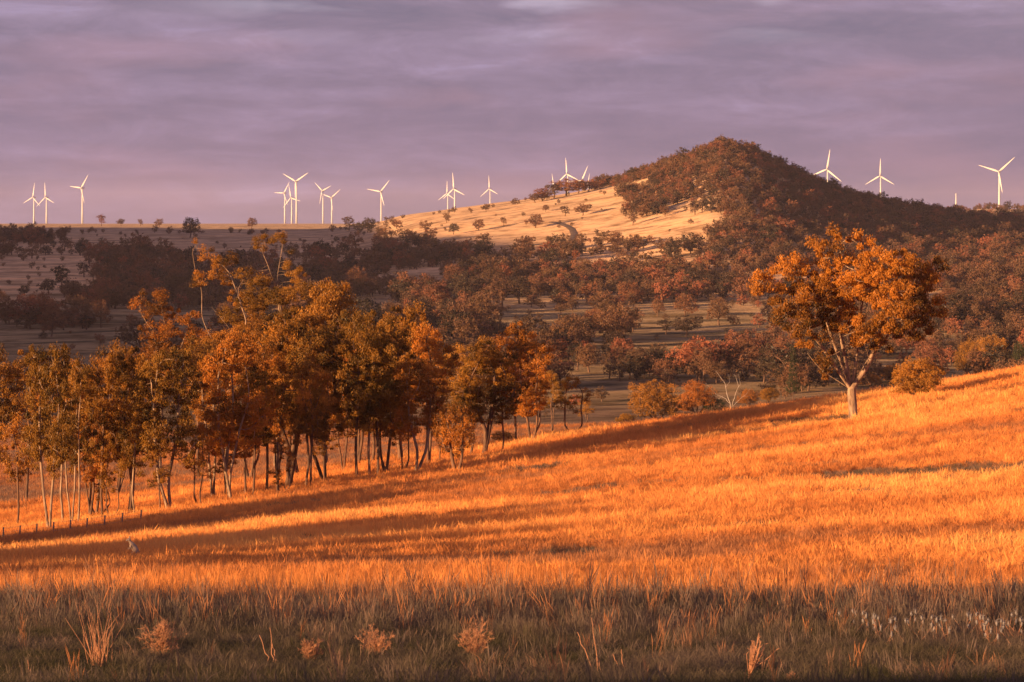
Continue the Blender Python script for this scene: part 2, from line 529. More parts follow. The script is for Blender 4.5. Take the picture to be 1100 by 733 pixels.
def wood(N, P, r_base, r_tip=.010, expo=1.75, sides=7, flare=1.35):
    n = len(N)
    ch = [[] for _ in range(n)]
    for i in range(n):
        if P[i] >= 0: ch[P[i]].append(i)
    w_ = np.zeros(n)
    for i in range(n - 1, -1, -1):
        w_[i] = sum(w_[c] for c in ch[i]) if ch[i] else 1.0
    order = np.argsort(-w_)
    k = (r_base - r_tip) / (w_[0] ** (1 / expo))
    r = r_tip + k * w_ ** (1 / expo)
    g = Geo()
    starts = [i for i in range(n) if P[i] < 0]
    stack = [(s, -1) for s in starts]
    zmin = N[:, 2].min()
    while stack:
        s, p = stack.pop()
        chain = ([p] if p >= 0 else []) + [s]
        cur = s
        while ch[cur]:
            c = sorted(ch[cur], key=lambda q: -w_[q])
            for o in c[1:]:
                stack.append((o, cur))
            cur = c[0]
            chain.append(cur)
        if len(chain) < 2:
            continue
        pts = N[chain].copy()
        if len(pts) > 3:
            pts[1:-1] = .5 * pts[1:-1] + .25 * (pts[:-2] + pts[2:])
        rr = r[chain].copy()
        if p >= 0: rr[0] = min(rr[0], rr[1] * 1.15)
        rr[-1] *= .5
        if p < 0:
            rr[0] *= flare
            if len(rr) > 2: rr[1] *= 1 + (flare - 1) * .3
        g.tube(pts, rr, sides if rr[0] > .05 else 4, cap=False)
    return g.mesh('trunk')

def leaves(centres, crad, n_per, size, rng, droop=.6, tints=None, aspect=.34, shell=.55, hang=1.0):
    nc = len(centres)
    k = n_per
    d = rng.normal(size=(nc, k, 3))
    d /= np.linalg.norm(d, axis=2)[..., None]
    d[..., 2] = np.where(d[..., 2] < -.3, d[..., 2] * .5, d[..., 2])
    rad = rng.random((nc, k)) ** shell
    pos = centres[:, None] + d * rad[..., None] * crad[:, None, None] * np.array([.98, .98, 1.12 * hang])
    pos = pos.reshape(-1, 3)
    m = len(pos)
    ax = rng.normal(size=(m, 3)); ax[:, 2] -= droop * 1.6
    ax /= np.linalg.norm(ax, axis=1)[:, None]
    up = rng.normal(size=(m, 3))
    sd = np.cross(ax, up); sd /= np.linalg.norm(sd, axis=1)[:, None]
    L = size * rng.uniform(.6, 1.35, m)[:, None]
    W = L * aspect
    a = pos - ax * L * .5
    b = pos + sd * W * .5 + ax * L * .05
    c = pos + ax * L * .5
    e = pos - sd * W * .5 + ax * L * .05
    V = np.stack([a, b, c, e], 1).reshape(-1, 3)
    Q = np.arange(m * 4).reshape(-1, 4)
    me = new_mesh('crown', V, [Q], smooth=False)
    ct = tints if tints is not None else rng.random(nc)
    t = np.clip(np.repeat(ct, k) * .7 + rng.random(m) * .45 - .05, 0, 1)
    attr(me, 'tint', np.repeat(t, 4))
    return me

def clumps_in(lobes, spacing, rng, shellbias=.62):
    out, lob = [], []
    for li, (c, r) in enumerate(lobes):
        c, r = np.array(c, float), np.array(r, float)
        vol = 4.2 * r[0] * r[1] * r[2]
        n = max(3, int(vol / spacing ** 3 * 2.4))
        p = rng.normal(size=(n, 3)); p /= np.linalg.norm(p, axis=1)[:, None]
        p *= (rng.random(n) ** (shellbias * .5))[:, None]
        p[:, 2] = np.where(p[:, 2] < -.8, -.8, p[:, 2])
        for q in c + p * r:
            out.append(q)
    out = np.array(out)
    keep = []
    for i in rng.permutation(len(out)):
        if all(np.sum((out[i] - out[j]) ** 2) > spacing ** 2 for j in keep):
            keep.append(i)
    return out[keep]

def tree_meshes(seed, lobes, base_r, fork_z, limbs=None, spacing=.85, crad=.62, n_per=90, leaf=.2, step=.45, lean=(0, 0), droop=.6, stems=1, hang=1.0, bare=0.0):
    rng = np.random.default_rng(seed)
    cl = clumps_in(lobes, spacing, rng)
    paths = []
    if limbs:
        # limbs: list of polylines; the first is the trunk from z=0 up, the others start at the trunk's top
        def dens(pl):
            o = []
            for a, b in zip(pl[:-1], pl[1:]):
                a, b = np.array(a, float), np.array(b, float)
                n = max(1, int(np.linalg.norm(b - a) / step))
                o += [a + (b - a) * t / n for t in range(n)]
            o.append(np.array(pl[-1], float))
            o = np.array(o)
            if len(o) > 3:
                o[1:-1] += rng.normal(0, .05, (len(o) - 2, 3))
                for _ in range(2): o[1:-1] = .5 * o[1:-1] + .25 * (o[:-2] + o[2:])
            return o
        tr = dens(limbs[0])
        paths.append((list(tr), -1))
        top = len(tr) - 1
        for l in limbs[1:]:
            paths.append((list(dens([limbs[0][-1]] + list(l)))[1:], top))
    else:
        cx, cy = np.mean(cl[:, 0]), np.mean(cl[:, 1])
        for s_ in range(stems):
            off = rng.normal(0, .12 * (stems > 1), 2)
            n = max(2, int(fork_z / step))
            t = np.linspace(0, 1, n + 1)
            wob = np.cumsum(rng.normal(0, .018, (n + 1, 2)), 0) * np.minimum(t * 3, 1)[:, None]
            tilt = np.array([cx, cy]) * .35 + rng.normal(0, .2 + .3 * (stems > 1), 2)
            path = [np.array([off[0] + tilt[0] * tt + wo[0] + lean[0] * tt, off[1] + tilt[1] * tt + wo[1] + lean[1] * tt, fork_z * tt - .3 * (tt == 0)]) for tt, wo in zip(t, wob)]
            paths.append((path, -1))
    N, P = skeleton(paths, cl, step=step, kill=crad * .8, rng=rng)
    tm = wood(N, P, base_r)
    if bare:
        cl = cl[rng.random(len(cl)) > bare]
    cr = crad * rng.uniform(.5, 1.4, len(cl))
    tn = np.clip(fbm(cl[:, 0] / 2.5 + 50, cl[:, 2] / 2.5 + 50, 2, seed) * 1.7 - .35 + rng.normal(0, .12, len(cl)), 0, 1)
    cm = leaves(cl, cr, n_per, leaf, rng, droop, tn, hang=hang)
    return tm, cm

def gum_lobes(rng, h, w, bottom, n=7):
    """an uneven eucalypt crown: several rounded masses held out on limbs"""
    L = [((rng.normal(0, .05) * w, rng.normal(0, .06) * w, h - .14 * h), (w * .26, w * .26, h * .13))]
    for k in range(n):
        a = rng.uniform(0, 2 * np.pi) if k > 3 else k * np.pi / 2 + rng.uniform(-.5, .5)
        zz = rng.uniform(bottom + .04 * h, h * .88)
        f = 1 - .45 * abs((zz - bottom) / (h - bottom) - .5) * 2
        rad = w * .5 * f * rng.uniform(.5, .82)
        sz = w * rng.uniform(.12, .24)
        L.append(((rad * math.cos(a), rad * math.sin(a), zz), (sz, sz, sz * rng.uniform(.9, 1.5))))
    return L

def root(name, loc, rz=0.0, scale=(1, 1, 1)):
    o = bpy.data.objects.new(name, None)
    o.empty_display_size = 1.0
    o.location = loc; o.rotation_euler = (0, 0, rz); o.scale = scale
    C.objects.link(o)
    return o

def place(meshes, name, cat, label, loc, leafmat, barkmat, rz=0., scale=(1, 1, 1), group=None):
    r = root(name, loc, rz, scale)
    tag(r, label, cat, group)
    tm, cm = meshes
    t = link('trunk', tm, None, r)
    parts = [t]
    if cm is not None:
        parts.append(link('crown', cm, None, r))
    for o, mt in zip(parts, (barkmat, leafmat)):
        if not o.data.materials:
            o.data.materials.append(mt)
        if o.material_slots:
            o.material_slots[0].link = 'OBJECT'
            o.material_slots[0].material = mt
    return r

NEARG = None
# --- hero tree on the slope (photo base 917,452)
hb = ground(917, 452, 150)
HS = hb.y / F
def hp(c, r, dy=0.0):
    return ((c - 917) * HS, dy, (452 - r) * HS)
rng = np.random.default_rng(5)
hl = []
for (c, r, a, b) in [(818, 306, 15, 13), (806, 300, 8, 6), (848, 325, 25, 23), (850, 288, 18, 13), (835, 292, 12, 9), (884, 268, 17, 12), (900, 256, 18, 9), (922, 259, 18, 10), (880, 300, 26, 24), (895, 335, 30, 28),
                      (925, 300, 36, 32), (950, 283, 26, 16), (962, 280, 20, 12), (985, 302, 26, 22), (992, 330, 24, 24), (958, 330, 32, 32), (1003, 290, 13, 14), (866, 358, 20, 16), (925, 358, 26, 18),
                      (975, 358, 24, 14), (885, 392, 9, 17), (893, 378, 10, 12), (838, 344, 15, 12), (945, 372, 16, 9), (1000, 355, 11, 11)]:
    m_ = (a + b) / 2 * HS
    hl.append((hp(c, r, rng.normal(-.6, 1.6)), (a * HS * .93, m_ * 1.2, b * HS * .93)))
limbs = [[(0, 0, -.3), hp(917, 435), hp(914, 419)],
         [hp(902, 402, -.3), hp(886, 378, -.8), hp(866, 352, -1), hp(848, 328, -1)],
         [hp(905, 392, .5), hp(893, 360, .8), hp(884, 325, 1), hp(870, 298, 1)],
         [hp(909, 388, .6), hp(903, 345, 1.4), hp(898, 300, 1.6), hp(905, 270, 1.2)],
         [hp(921, 390, .8), hp(926, 345, 1.8), hp(933, 310, 2), hp(936, 275, 2)],
         [hp(930, 398, -.2), hp(944, 366, .6), hp(956, 335, 1), hp(965, 298, 1.2)],
         [hp(936, 385, .8), hp(962, 356, 1.6), hp(984, 330, 1.8), hp(992, 300, 2)],
         [hp(898, 408, .3), hp(880, 397, .5), hp(868, 380, .6)]]
tm, cm = tree_meshes(11, hl, .36, 2, limbs=limbs, spacing=.86, crad=.56, n_per=330, leaf=.20, step=.4, droop=1.1)
place((tm, cm), 'gum_tree', 'tree', 'large spreading gum tree with pale trunk standing alone on the orange slope', hb, M['leaf'], M['bark'])

# --- grove variants
V = []
for i, (h, w_, bt, br, st, nl) in enumerate([(14, 5.4, 4.2, .13, 1, 13), (14, 6.2, 4.6, .15, 2, 14), (14, 4.6, 4.0, .11, 1, 11), (14, 6.8, 4.4, .15, 3, 15), (14, 5.0, 5.4, .12, 2, 11), (14, 5.6, 3.8, .13, 1, 14), (14, 7.2, 4.8, .22, 2, 15)]):
    r_ = np.random.default_rng(100 + i)
    V.append(tree_meshes(200 + i, gum_lobes(r_, h, w_, bt, nl), br, bt * .6, spacing=.82, crad=.60, n_per=260, leaf=.20, stems=st, droop=1.1))
# tall thin small tree, low bushy tree
r_ = np.random.default_rng(150)
Vs = [tree_meshes(250 + i, gum_lobes(r_, 7, 3.0, 2.6 - i * .4, 6), .08, 1.1, spacing=.55, crad=.42, n_per=150, leaf=.16, step=.35, stems=1 + i) for i in range(3)]
Vb = [tree_meshes(260 + i, [((0, 0, 3.6), (2.0, 2.0, 1.6)), ((-1.1, .4, 2.8), (1.2, 1.2, 1.0)), ((1.2, -.3, 2.9), (1.2, 1.2, 1.1)), ((.2, .5, 4.5), (1.1, 1.1, .8)), ((.3, 0, 2.0), (1.4, 1.3, .8))], .16, 1.0, spacing=.55, crad=.45, n_per=85, leaf=.17, step=.35, stems=2) for i in range(2)]
# tall open-crowned gums behind with long bare limbs
def open_tree(seed, lob, limbs_, br):
    return tree_meshes(seed, lob, br, 6, limbs=limbs_, spacing=.76, crad=.60, n_per=240, leaf=.185, step=.5)

def grove(base, top, width, var, look, kind='leaf', dmin=150, name='gum_tree', mesh=None, mh=14., mw=5.6, bark='bark_dark', rz=None, group='gum trees in the grove'):
    p = ground(base[0], base[1], dmin)
    s = p.y / F
    h = (base[1] - top) * s
    ws = width * s / mw
    ms = mesh or V[var % len(V)]
    wv = max(.55, min(1.6, ws))
    return place(ms, name, 'tree', look, p, M[kind], M[bark], rz if rz is not None else (base[0] * 1.7) % 6.28, (wv, wv, h / mh), group)

W = [5.4, 6.2, 4.6, 6.8, 5.0, 5.6, 7.2]
G = [
    ((53, 572), 366, 62, 1, 'tall gum with a forked pale trunk, the largest at the left edge of the grove'),
    ((-6, 562), 372, 66, 0, 'gum tree cut off by the left edge of the picture'),
    ((68, 566), 370, 56, 2, 'slender gum just right of the forked pale trunk at the grove\'s left end'),
    ((77, 566), 392, 44, 4, 'thin straight dark gum, left of a pair of close pale stems'),
    ((84, 566), 384, 48, 5, 'thin gum with a pale straight stem among the leftmost group of trunks'),
    ((96, 559), 396, 52, 3, 'gum with a y-shaped fork low on its dark trunk, left part of the grove'),
    ((110, 559), 376, 60, 0, 'gum with dense rounded top, left of the small dark bushy sapling'),
    ((140, 556), 373, 70, 6, 'gum with a thick dark straight trunk right of the dark bushy sapling'),
    ((145, 557), 402, 44, 2, 'thin pale-stemmed gum touching the thick dark straight trunk'),
    ((183, 552), 371, 78, 1, 'gum with pale limbs fanning out low, behind where the kangaroo grazes'),
    ((229, 537), 380, 56, 4, 'slim gum just left of the broad gum with a fan of pale limbs'),
    ((249, 541), 356, 86, 3, 'broad gum with a fan of pale limbs in the middle left of the grove'),
    ((264, 536), 372, 52, 2, 'slim gum close to the right of the broad fan-limbed gum'),
    ((272, 535), 390, 50, 5, 'slim dark gum, second right of the broad fan-limbed gum'),
    ((286, 530), 366, 60, 0, 'dark gum two trunks left of the thickest trunk in the grove'),
    ((298, 529), 392, 46, 4, 'thin gum right beside the left of the thickest trunk'),
    ((309, 524), 338, 104, 6, 'massive gum with the thickest darkest trunk in the grove'),
    ((328, 526), 362, 56, 2, 'slim gum at the right foot of the thickest trunk'),
    ((334, 526), 380, 52, 5, 'second slim gum right of the thickest trunk, almost touching its neighbour'),
    ((349, 519), 348, 78, 1, 'gum with twin dark stems midway through the grove'),
    ((369, 508), 372, 50, 4, 'thin gum standing a little behind the twin-stemmed gum'),
    ((383, 516), 350, 64, 0, 'gum with slanting dark stem near the grove\'s front edge'),
    ((397, 514), 366, 56, 2, 'slim pale-stemmed gum, left one of three close trunks'),
    ((406, 513), 356, 60, 5, 'middle one of three close gum trunks right of the slanting stem'),
    ((414, 511), 346, 72, 3, 'right one of three close gum trunks, with a wide dark top'),
    ((447, 509), 384, 66, 1, 'gum with golden crown leaning left over a pale forked trunk'),
    ((460, 500), 352, 60, 4, 'dark narrow gum behind the golden leaning crown'),
    ((520, 490), 366, 74, 6, 'rounded gum right of the low bushy tree, before the grove thins'),
    ((505, 492), 384, 60, 2, 'narrower gum hidden half behind the low bushy tree'),
    ((554, 478), 344, 58, 5, 'tall narrow-topped gum near the right end of the grove'),
    ((571, 477), 366, 66, 3, 'gum with short dark trunk and full crown near the grove\'s right end'),
    ((593, 467), 400, 30, 4, 'thin gum between the last full crown and the last small tree'),
]
for (b, t, w_, v, lab) in G:
    grove(b, t, w_, v, lab, mw=W[v], bark='bark' if 'pale' in lab else 'bark_dark')
for (b, t, w_, v, lab) in [
    ((18, 568), 446, 44, 0, 'small thin-stemmed gum with open crown at the left edge of the grove'),
    ((119, 560), 478, 30, 1, 'small dark bushy sapling hanging low beside a thin trunk'),
    ((170, 554), 478, 34, 0, 'young gum left of the gum with low fanning limbs'),
    ((216, 547), 462, 38, 1, 'young gum in the gap left of the broad fan-limbed gum'),
    ((348, 521), 440, 36, 0, 'young gum growing under the twin-stemmed gum'),
    ((432, 508), 432, 34, 1, 'young gum just left of the golden leaning crown'),
    ((539, 487), 410, 38, 0, 'small slender gum right of the rounded gum'),
    ((614, 468), 404, 40, 1, 'small pointed gum, the last of the grove towards the right'),
    ((628, 458), 430, 34, 1, 'low dark shrub behind the last small gum of the grove'),
    ((300, 533), 470, 34, 2, 'young leafy gum in front of the thickest trunk'),
    ((472, 497), 430, 30, 0, 'thin young gum left of the low bushy tree'),
    ((105, 556), 468, 36, 2, 'young leafy gum between the y-forked trunk and the dark sapling'),
    ((240, 536), 468, 36, 0, 'slim young gum behind the broad fan-limbed gum'),
]:
    grove(b, t, w_, 0, lab, mesh=Vs[v], mh=7., mw=3.2)
grove((489, 509), 434, 62, 0, 'low bushy round-topped tree on short forked stems at the grove edge', mesh=Vb[0], mh=5.2, mw=5.2)
grove((540, 478), 464, 28, 0, 'low round yellow-green bush under the right end of the grove', mesh=Vb[1], mh=5.2, mw=5.2, name='bush')

# taller gums behind
p = ground(296, 506, 260)
S_ = p.y / F
def q(c, r, dy=0.0): return ((c - 296) * S_, dy, (506 - r) * S_)
rng = np.random.default_rng(9)
lob = [(q(c, r, rng.normal(0, 1.5)), (a * S_, a * S_ * 1.1, b * S_)) for (c, r, a, b) in
       [(277, 258, 9, 5), (288, 256, 9, 5), (300, 257, 10, 6), (311, 268, 6, 5), (280, 268, 8, 5), (308, 285, 7, 6), (262, 296, 10, 6), (278, 304, 15, 8), (318, 296, 12, 8), (300, 318, 20, 10), (330, 312, 16, 9),
        (270, 325, 20, 11), (345, 330, 18, 12), (355, 316, 10, 7), (315, 345, 24, 14), (280, 352, 24, 15), (250, 340, 14, 10), (360, 350, 20, 14), (340, 365, 24, 14), (290, 378, 30, 16), (335, 390, 26, 14)]]
lm = [[(0, 0, -.3), q(298, 470), q(300, 435)],
      [q(300, 400, .5), q(302, 350, .8), q(296, 310, .5), q(288, 285, 0), q(281, 268, 0)],
      [q(302, 400, 0), q(303, 345, 0), q(297, 300, .6), q(301, 275, 1), q(303, 262, 1)],
      [q(315, 395, -.8), q(325, 350, -1), q(340, 325, -1)],
      [q(288, 395, -.8), q(275, 355, -1.2), q(258, 325, -1), q(256, 310, -1)],
      [q(325, 400, .8), q(348, 370, 1), q(360, 350, 1)]]
place(open_tree(31, lob, lm, .30), 'gum_tree', 'tree', 'tallest gum of the grove, open top on long bare twisting limbs', p, M['leaf'], M['bark'], group='gum trees in the grove')
p = ground(243, 512, 255)
S_ = p.y / F
def q(c, r, dy=0.0): return ((c - 243) * S_, dy, (512 - r) * S_)
lob = [(q(c, r, rng.normal(0, 1.5)), (a * S_, a * S_ * 1.1, b * S_)) for (c, r, a, b) in
       [(206, 260, 5, 4), (223, 270, 7, 5), (213, 277, 7, 6), (212, 302, 9, 11), (237, 284, 10, 9), (249, 279, 8, 8), (232, 296, 8, 6), (243, 304, 8, 6), (254, 320, 8, 9), (233, 368, 22, 10), (262, 362, 20, 12), (218, 378, 20, 12), (252, 385, 24, 14), (228, 398, 24, 12), (272, 345, 10, 9)]]
lm = [[(0, 0, -.3), q(244, 460), q(246, 420)],
      [q(240, 385, 0), q(222, 355, 0), q(217, 340, 0), q(217, 312, 0), q(209, 290, .3), q(206, 268, .3)],
      [q(244, 380, .8), q(248, 355, 1), q(231, 337, 1.2), q(226, 330, 1.2)],
      [q(255, 380, -.8), q(266, 345, -1), q(257, 318, -1), q(247, 292, -1)]]
place(open_tree(32, lob, lm, .25), 'gum_tree', 'tree', 'tall gum with a snaking bare limb topped by small leaf tufts', p, M['leaf'], M['bark'], group='gum trees in the grove')
p = ground(172, 522, 255)
S_ = p.y / F
def q(c, r, dy=0.0): return ((c - 172) * S_, dy, (522 - r) * S_)
lob = [(q(c, r, rng.normal(0, 1.5)), (a * S_, a * S_ * 1.1, b * S_)) for (c, r, a, b) in
       [(152, 317, 6, 4), (142, 327, 7, 5), (156, 327, 7, 5), (174, 320, 9, 7), (166, 335, 12, 8), (182, 338, 10, 8), (162, 358, 13, 11), (182, 355, 12, 10), (203, 342, 12, 7), (206, 362, 14, 10), (175, 378, 20, 10), (195, 385, 20, 12), (150, 388, 18, 10), (170, 402, 22, 12)]]
lm = [[(0, 0, -.3), q(172, 470), q(174, 425)],
      [q(172, 390, 0), q(165, 360, 0), q(150, 334, 0)],
      [q(176, 390, .6), q(178, 355, .8), q(172, 325, .5)],
      [q(185, 395, -.6), q(198, 365, -.8), q(205, 345, -.8)]]
place(open_tree(33, lob, lm, .2), 'gum_tree', 'tree', 'open-topped gum rising behind the left part of the grove', p, M['leaf'], M['bark'], group='gum trees in the grove')
for (b, t, w_, v, lab) in [
    ((352, 505), 300, 84, 3, 'tall gum behind the twin-stemmed gum, its crown right of the tallest one'),
    ((385, 502), 330, 70, 1, 'gum behind the three close trunks with a full golden crown'),
    ((430, 496), 330, 76, 6, 'high round-crowned gum behind the golden leaning crown'),
    ((214, 520), 360, 74, 0, 'shaded gum behind the young gum in the left gap'),
    ((125, 535), 382, 74, 3, 'shaded gum at the back of the left part of the grove'),
    ((28, 545), 374, 66, 5, 'shaded gum behind the small open-crowned gum at the left edge'),
    ((320, 512), 372, 80, 1, 'dark full-crowned gum behind the pair of slim gums'),
    ((268, 518), 385, 80, 3, 'shaded gum behind the slim pair right of the fan-limbed gum'),
    ((400, 500), 390, 74, 0, 'dark gum filling the back of the grove behind three close trunks'),
    ((488, 486), 372, 50, 4, 'narrow gum behind the low bushy tree'),
]:
    grove(b, t, w_, v, lab, mw=W[v], dmin=250)

# off-frame trees on the slope whose shadows cross the paddock
SHADE = []
for k, (ec, er, back, ww) in enumerate([(517, 556, 62, 2.2), (500, 562, 60, 2.2), (478, 569, 57, 2.2), (450, 577, 55, 2.2), (415, 587, 52, 2.1), (385, 594, 49, 2.1), (350, 603, 46, 2.0), (300, 612, 42, 1.8),
                                        (517, 514, 70, 2.1), (500, 521, 69, 2.1), (478, 527, 68, 2.1), (450, 534, 66, 2.1), (418, 541, 64, 2.1), (375, 550, 60, 2.1), (320, 560, 57, 2.1)]):
    e_ = ground(ec, er)
    x, y = e_.x - .82 * back, e_.y - .57 * back
    zb = hz(x, y)
    SHADE.append((x, y, zb, e_.z + 1.9 + .105 * back - zb, ww))

# --- bushes, dead tree along the crest
def bushy(seed, w_, h, n_per=150, leaf=.14, step=.3, spacing=.5, fork=.5):
    r_ = np.random.default_rng(seed)
    lb = [((0, 0, h * .6), (w_ * .33, w_ * .33, h * .36))]
    for k in range(7):
        a = k * .9 + r_.uniform(-.3, .3)
        rr = w_ * .29
        lb.append(((rr * math.cos(a), rr * math.sin(a), h * r_.uniform(.3, .68)), (w_ * .2, w_ * .2, h * r_.uniform(.2, .28))))
    return tree_meshes(seed, lb, .1, fork, spacing=spacing, crad=.42, n_per=n_per, leaf=leaf, step=step, stems=3)
B = [bushy(301, 4.6, 3.6), bushy(302, 4.8, 3.3), bushy(303, 4.2, 3.9, fork=.9)]
def bush(col, row, width, h_px, k, lab, mt='leaf', dmin=150, cat='bush', name='bush', bark='bark_dark'):
    p = ground(col, row, dmin)
    s = p.y / F
    wv = width * s / 4.7
    return place(B[k], name, cat, lab, p, M[mt], M[bark], col, (wv, wv, h_px * s / 3.7), None)
bush(702, 453, 62, 46, 0, 'rounded orange-brown bush at the crest, left of the reddish one', 'leaf_gold')
bush(672, 455, 22, 12, 1, 'low scrubby bush at the left foot of the rounded crest bush', 'leaf')
bush(747, 447, 46, 42, 1, 'reddish leafy bush at the crest, left of the dead white tree', 'leaf_rust')
bush(768, 446, 34, 18, 2, 'low dark green bush at the foot of the dead tree', 'leaf_dark')
bush(804, 436, 24, 20, 1, 'small reddish bush right of the dead white tree', 'leaf_rust')
bush(826, 432, 26, 16, 0, 'small orange bush left of the dark upright pine on the crest', 'leaf')
bush(935, 416, 26, 16, 1, 'small orange bush behind and right of the lone gum\'s trunk', 'leaf_gold')
bush(958, 412, 26, 22, 0, 'reddish bush left of the feathery orange bush', 'leaf_rust')
bush(987, 428, 62, 48, 1, 'feathery bright orange bush right of the large lone gum', 'leaf_gold')
bush(1040, 407, 34, 42, 2, 'left of two round crest trees near the right edge', 'leaf_gold', cat='tree', name='gum_tree')
bush(1066, 404, 46, 46, 0, 'right of two round crest trees near the right edge', 'leaf_gold', cat='tree', name='gum_tree')
bush(1098, 396, 30, 32, 1, 'dark bush cut off by the right edge on the crest', 'leaf_dark')

for k, (x, y, zb, hh, ww) in enumerate(SHADE):
    place(B[k % 3], 'gum_tree', 'tree', 'low spreading tree on the slope beyond the left edge, casting its shadow across the paddock', (x, y, zb), M['leaf'], M['bark_dark'], k, (ww, ww, hh / 3.9), 'trees beyond the left edge')

def conifer():
    r_ = np.random.default_rng(77)
    lb = [((0, 0, 1.9 + .85 * k), (1.9 - .2 * k + r_.uniform(-.2, .2), 1.8 - .2 * k, .45)) for k in range(7)]
    return tree_meshes(78, lb, .12, 2.0, spacing=.5, crad=.4, n_per=80, leaf=.16, step=.35)
p = ground(852, 434, 150)
place(conifer(), 'pine_tree', 'tree', 'dark upright pine-like tree between the small bushes and the lone gum', p, M['leaf_dark'], M['bark_dark'], 0, (1, 1, (434 - 364) * p.y / F / 8.2))

# dead tree: bare forked bleached limbs
p = ground(786, 441, 150)
S_ = p.y / F
def q(c, r, dy=0.0): return np.array(((c - 786) * S_, dy, (441 - r) * S_))
g = Geo()
for pl, r0, r1 in [([q(786, 446), q(784, 432), q(781, 425), q(779, 412), q(773, 404), q(769, 399)], .20, .05), ([q(784, 434), q(779, 428, .3), q(769, 424, .6), q(763, 417, .8), q(758, 412, .9)], .13, .03),
                   ([q(786, 438), q(789, 426, -.4), q(793, 415, -.7), q(790, 404, -.9), q(788, 402, -1)], .14, .03), ([q(791, 420, -.6), q(795, 412, -1), q(793, 402, -1.2)], .07, .02),
                   ([q(787, 437), q(795, 429, .5), q(803, 423, .9), q(807, 417, 1)], .11, .02), ([q(780, 416), q(784, 410, .4), q(783, 403, .6)], .07, .02), ([q(776, 426, .4), q(768, 432, .9), q(762, 430, 1)], .06, .02), ([q(799, 426, .7), q(806, 427, 1.2)], .05, .02)]:
    pts = np.array(pl); t = np.linspace(0, len(pts) - 1, len(pts) * 3)
    pp = np.stack([np.interp(t, range(len(pts)), pts[:, k]) for k in range(3)], 1) + np.random.default_rng(3).normal(0, .03, (len(t), 3))
    g.tube(pp, np.linspace(r0 * .7, r1 * .6, len(pp)), 6)
r = root('dead_tree', p)
tag(r, 'dead bare tree with bleached forked limbs beside the dark green bush', 'tree')
link('trunk', g.mesh('dead_trunk'), M['bark_dead'], r)

# ------------------------------------------------------------------ woodland of valley and hill
FV = []
for i in range(5):
    r_ = np.random.default_rng(400 + i)
    w_ = [9, 8, 10, 7, 9][i]; h = [8.5, 9.5, 8, 9, 7][i]
    lb = [((0, 0, h * .60), (w_ * .34, w_ * .34, h * .36))]
    for k in range(8):
        a = k * .9 + r_.uniform(-.4, .4); rr = w_ * r_.uniform(.22, .34)
        sz = w_ * r_.uniform(.14, .22)
        lb.append(((rr * math.cos(a), rr * math.sin(a), h * r_.uniform(.30, .8)), (sz, sz, sz * .9)))
    FV.append(tree_meshes(420 + i, lb, .26, h * .18, spacing=1.2, crad=.95, n_per=56, leaf=.52, step=.8, droop=.4))
FL = []   # lighter meshes for the mass
for i in range(4):
    r_ = np.random.default_rng(500 + i)
    w_ = [8.5, 7.5, 9, 6.5][i]; h = [8, 9, 7, 8][i]
    lb = [((0, 0, h * .56), (w_ * .36, w_ * .36, h * .38))] + [((w_ * .28 * math.cos(a), w_ * .28 * math.sin(a), h * r_.uniform(.25, .75)), (w_ * .22, w_ * .22, h * .20)) for a in r_.uniform(0, 6.28, 5)]
    FL.append(tree_meshes(520 + i, lb, .26, h * .15, spacing=1.6, crad=1.2, n_per=34, leaf=.85, step=1.2, droop=.3))

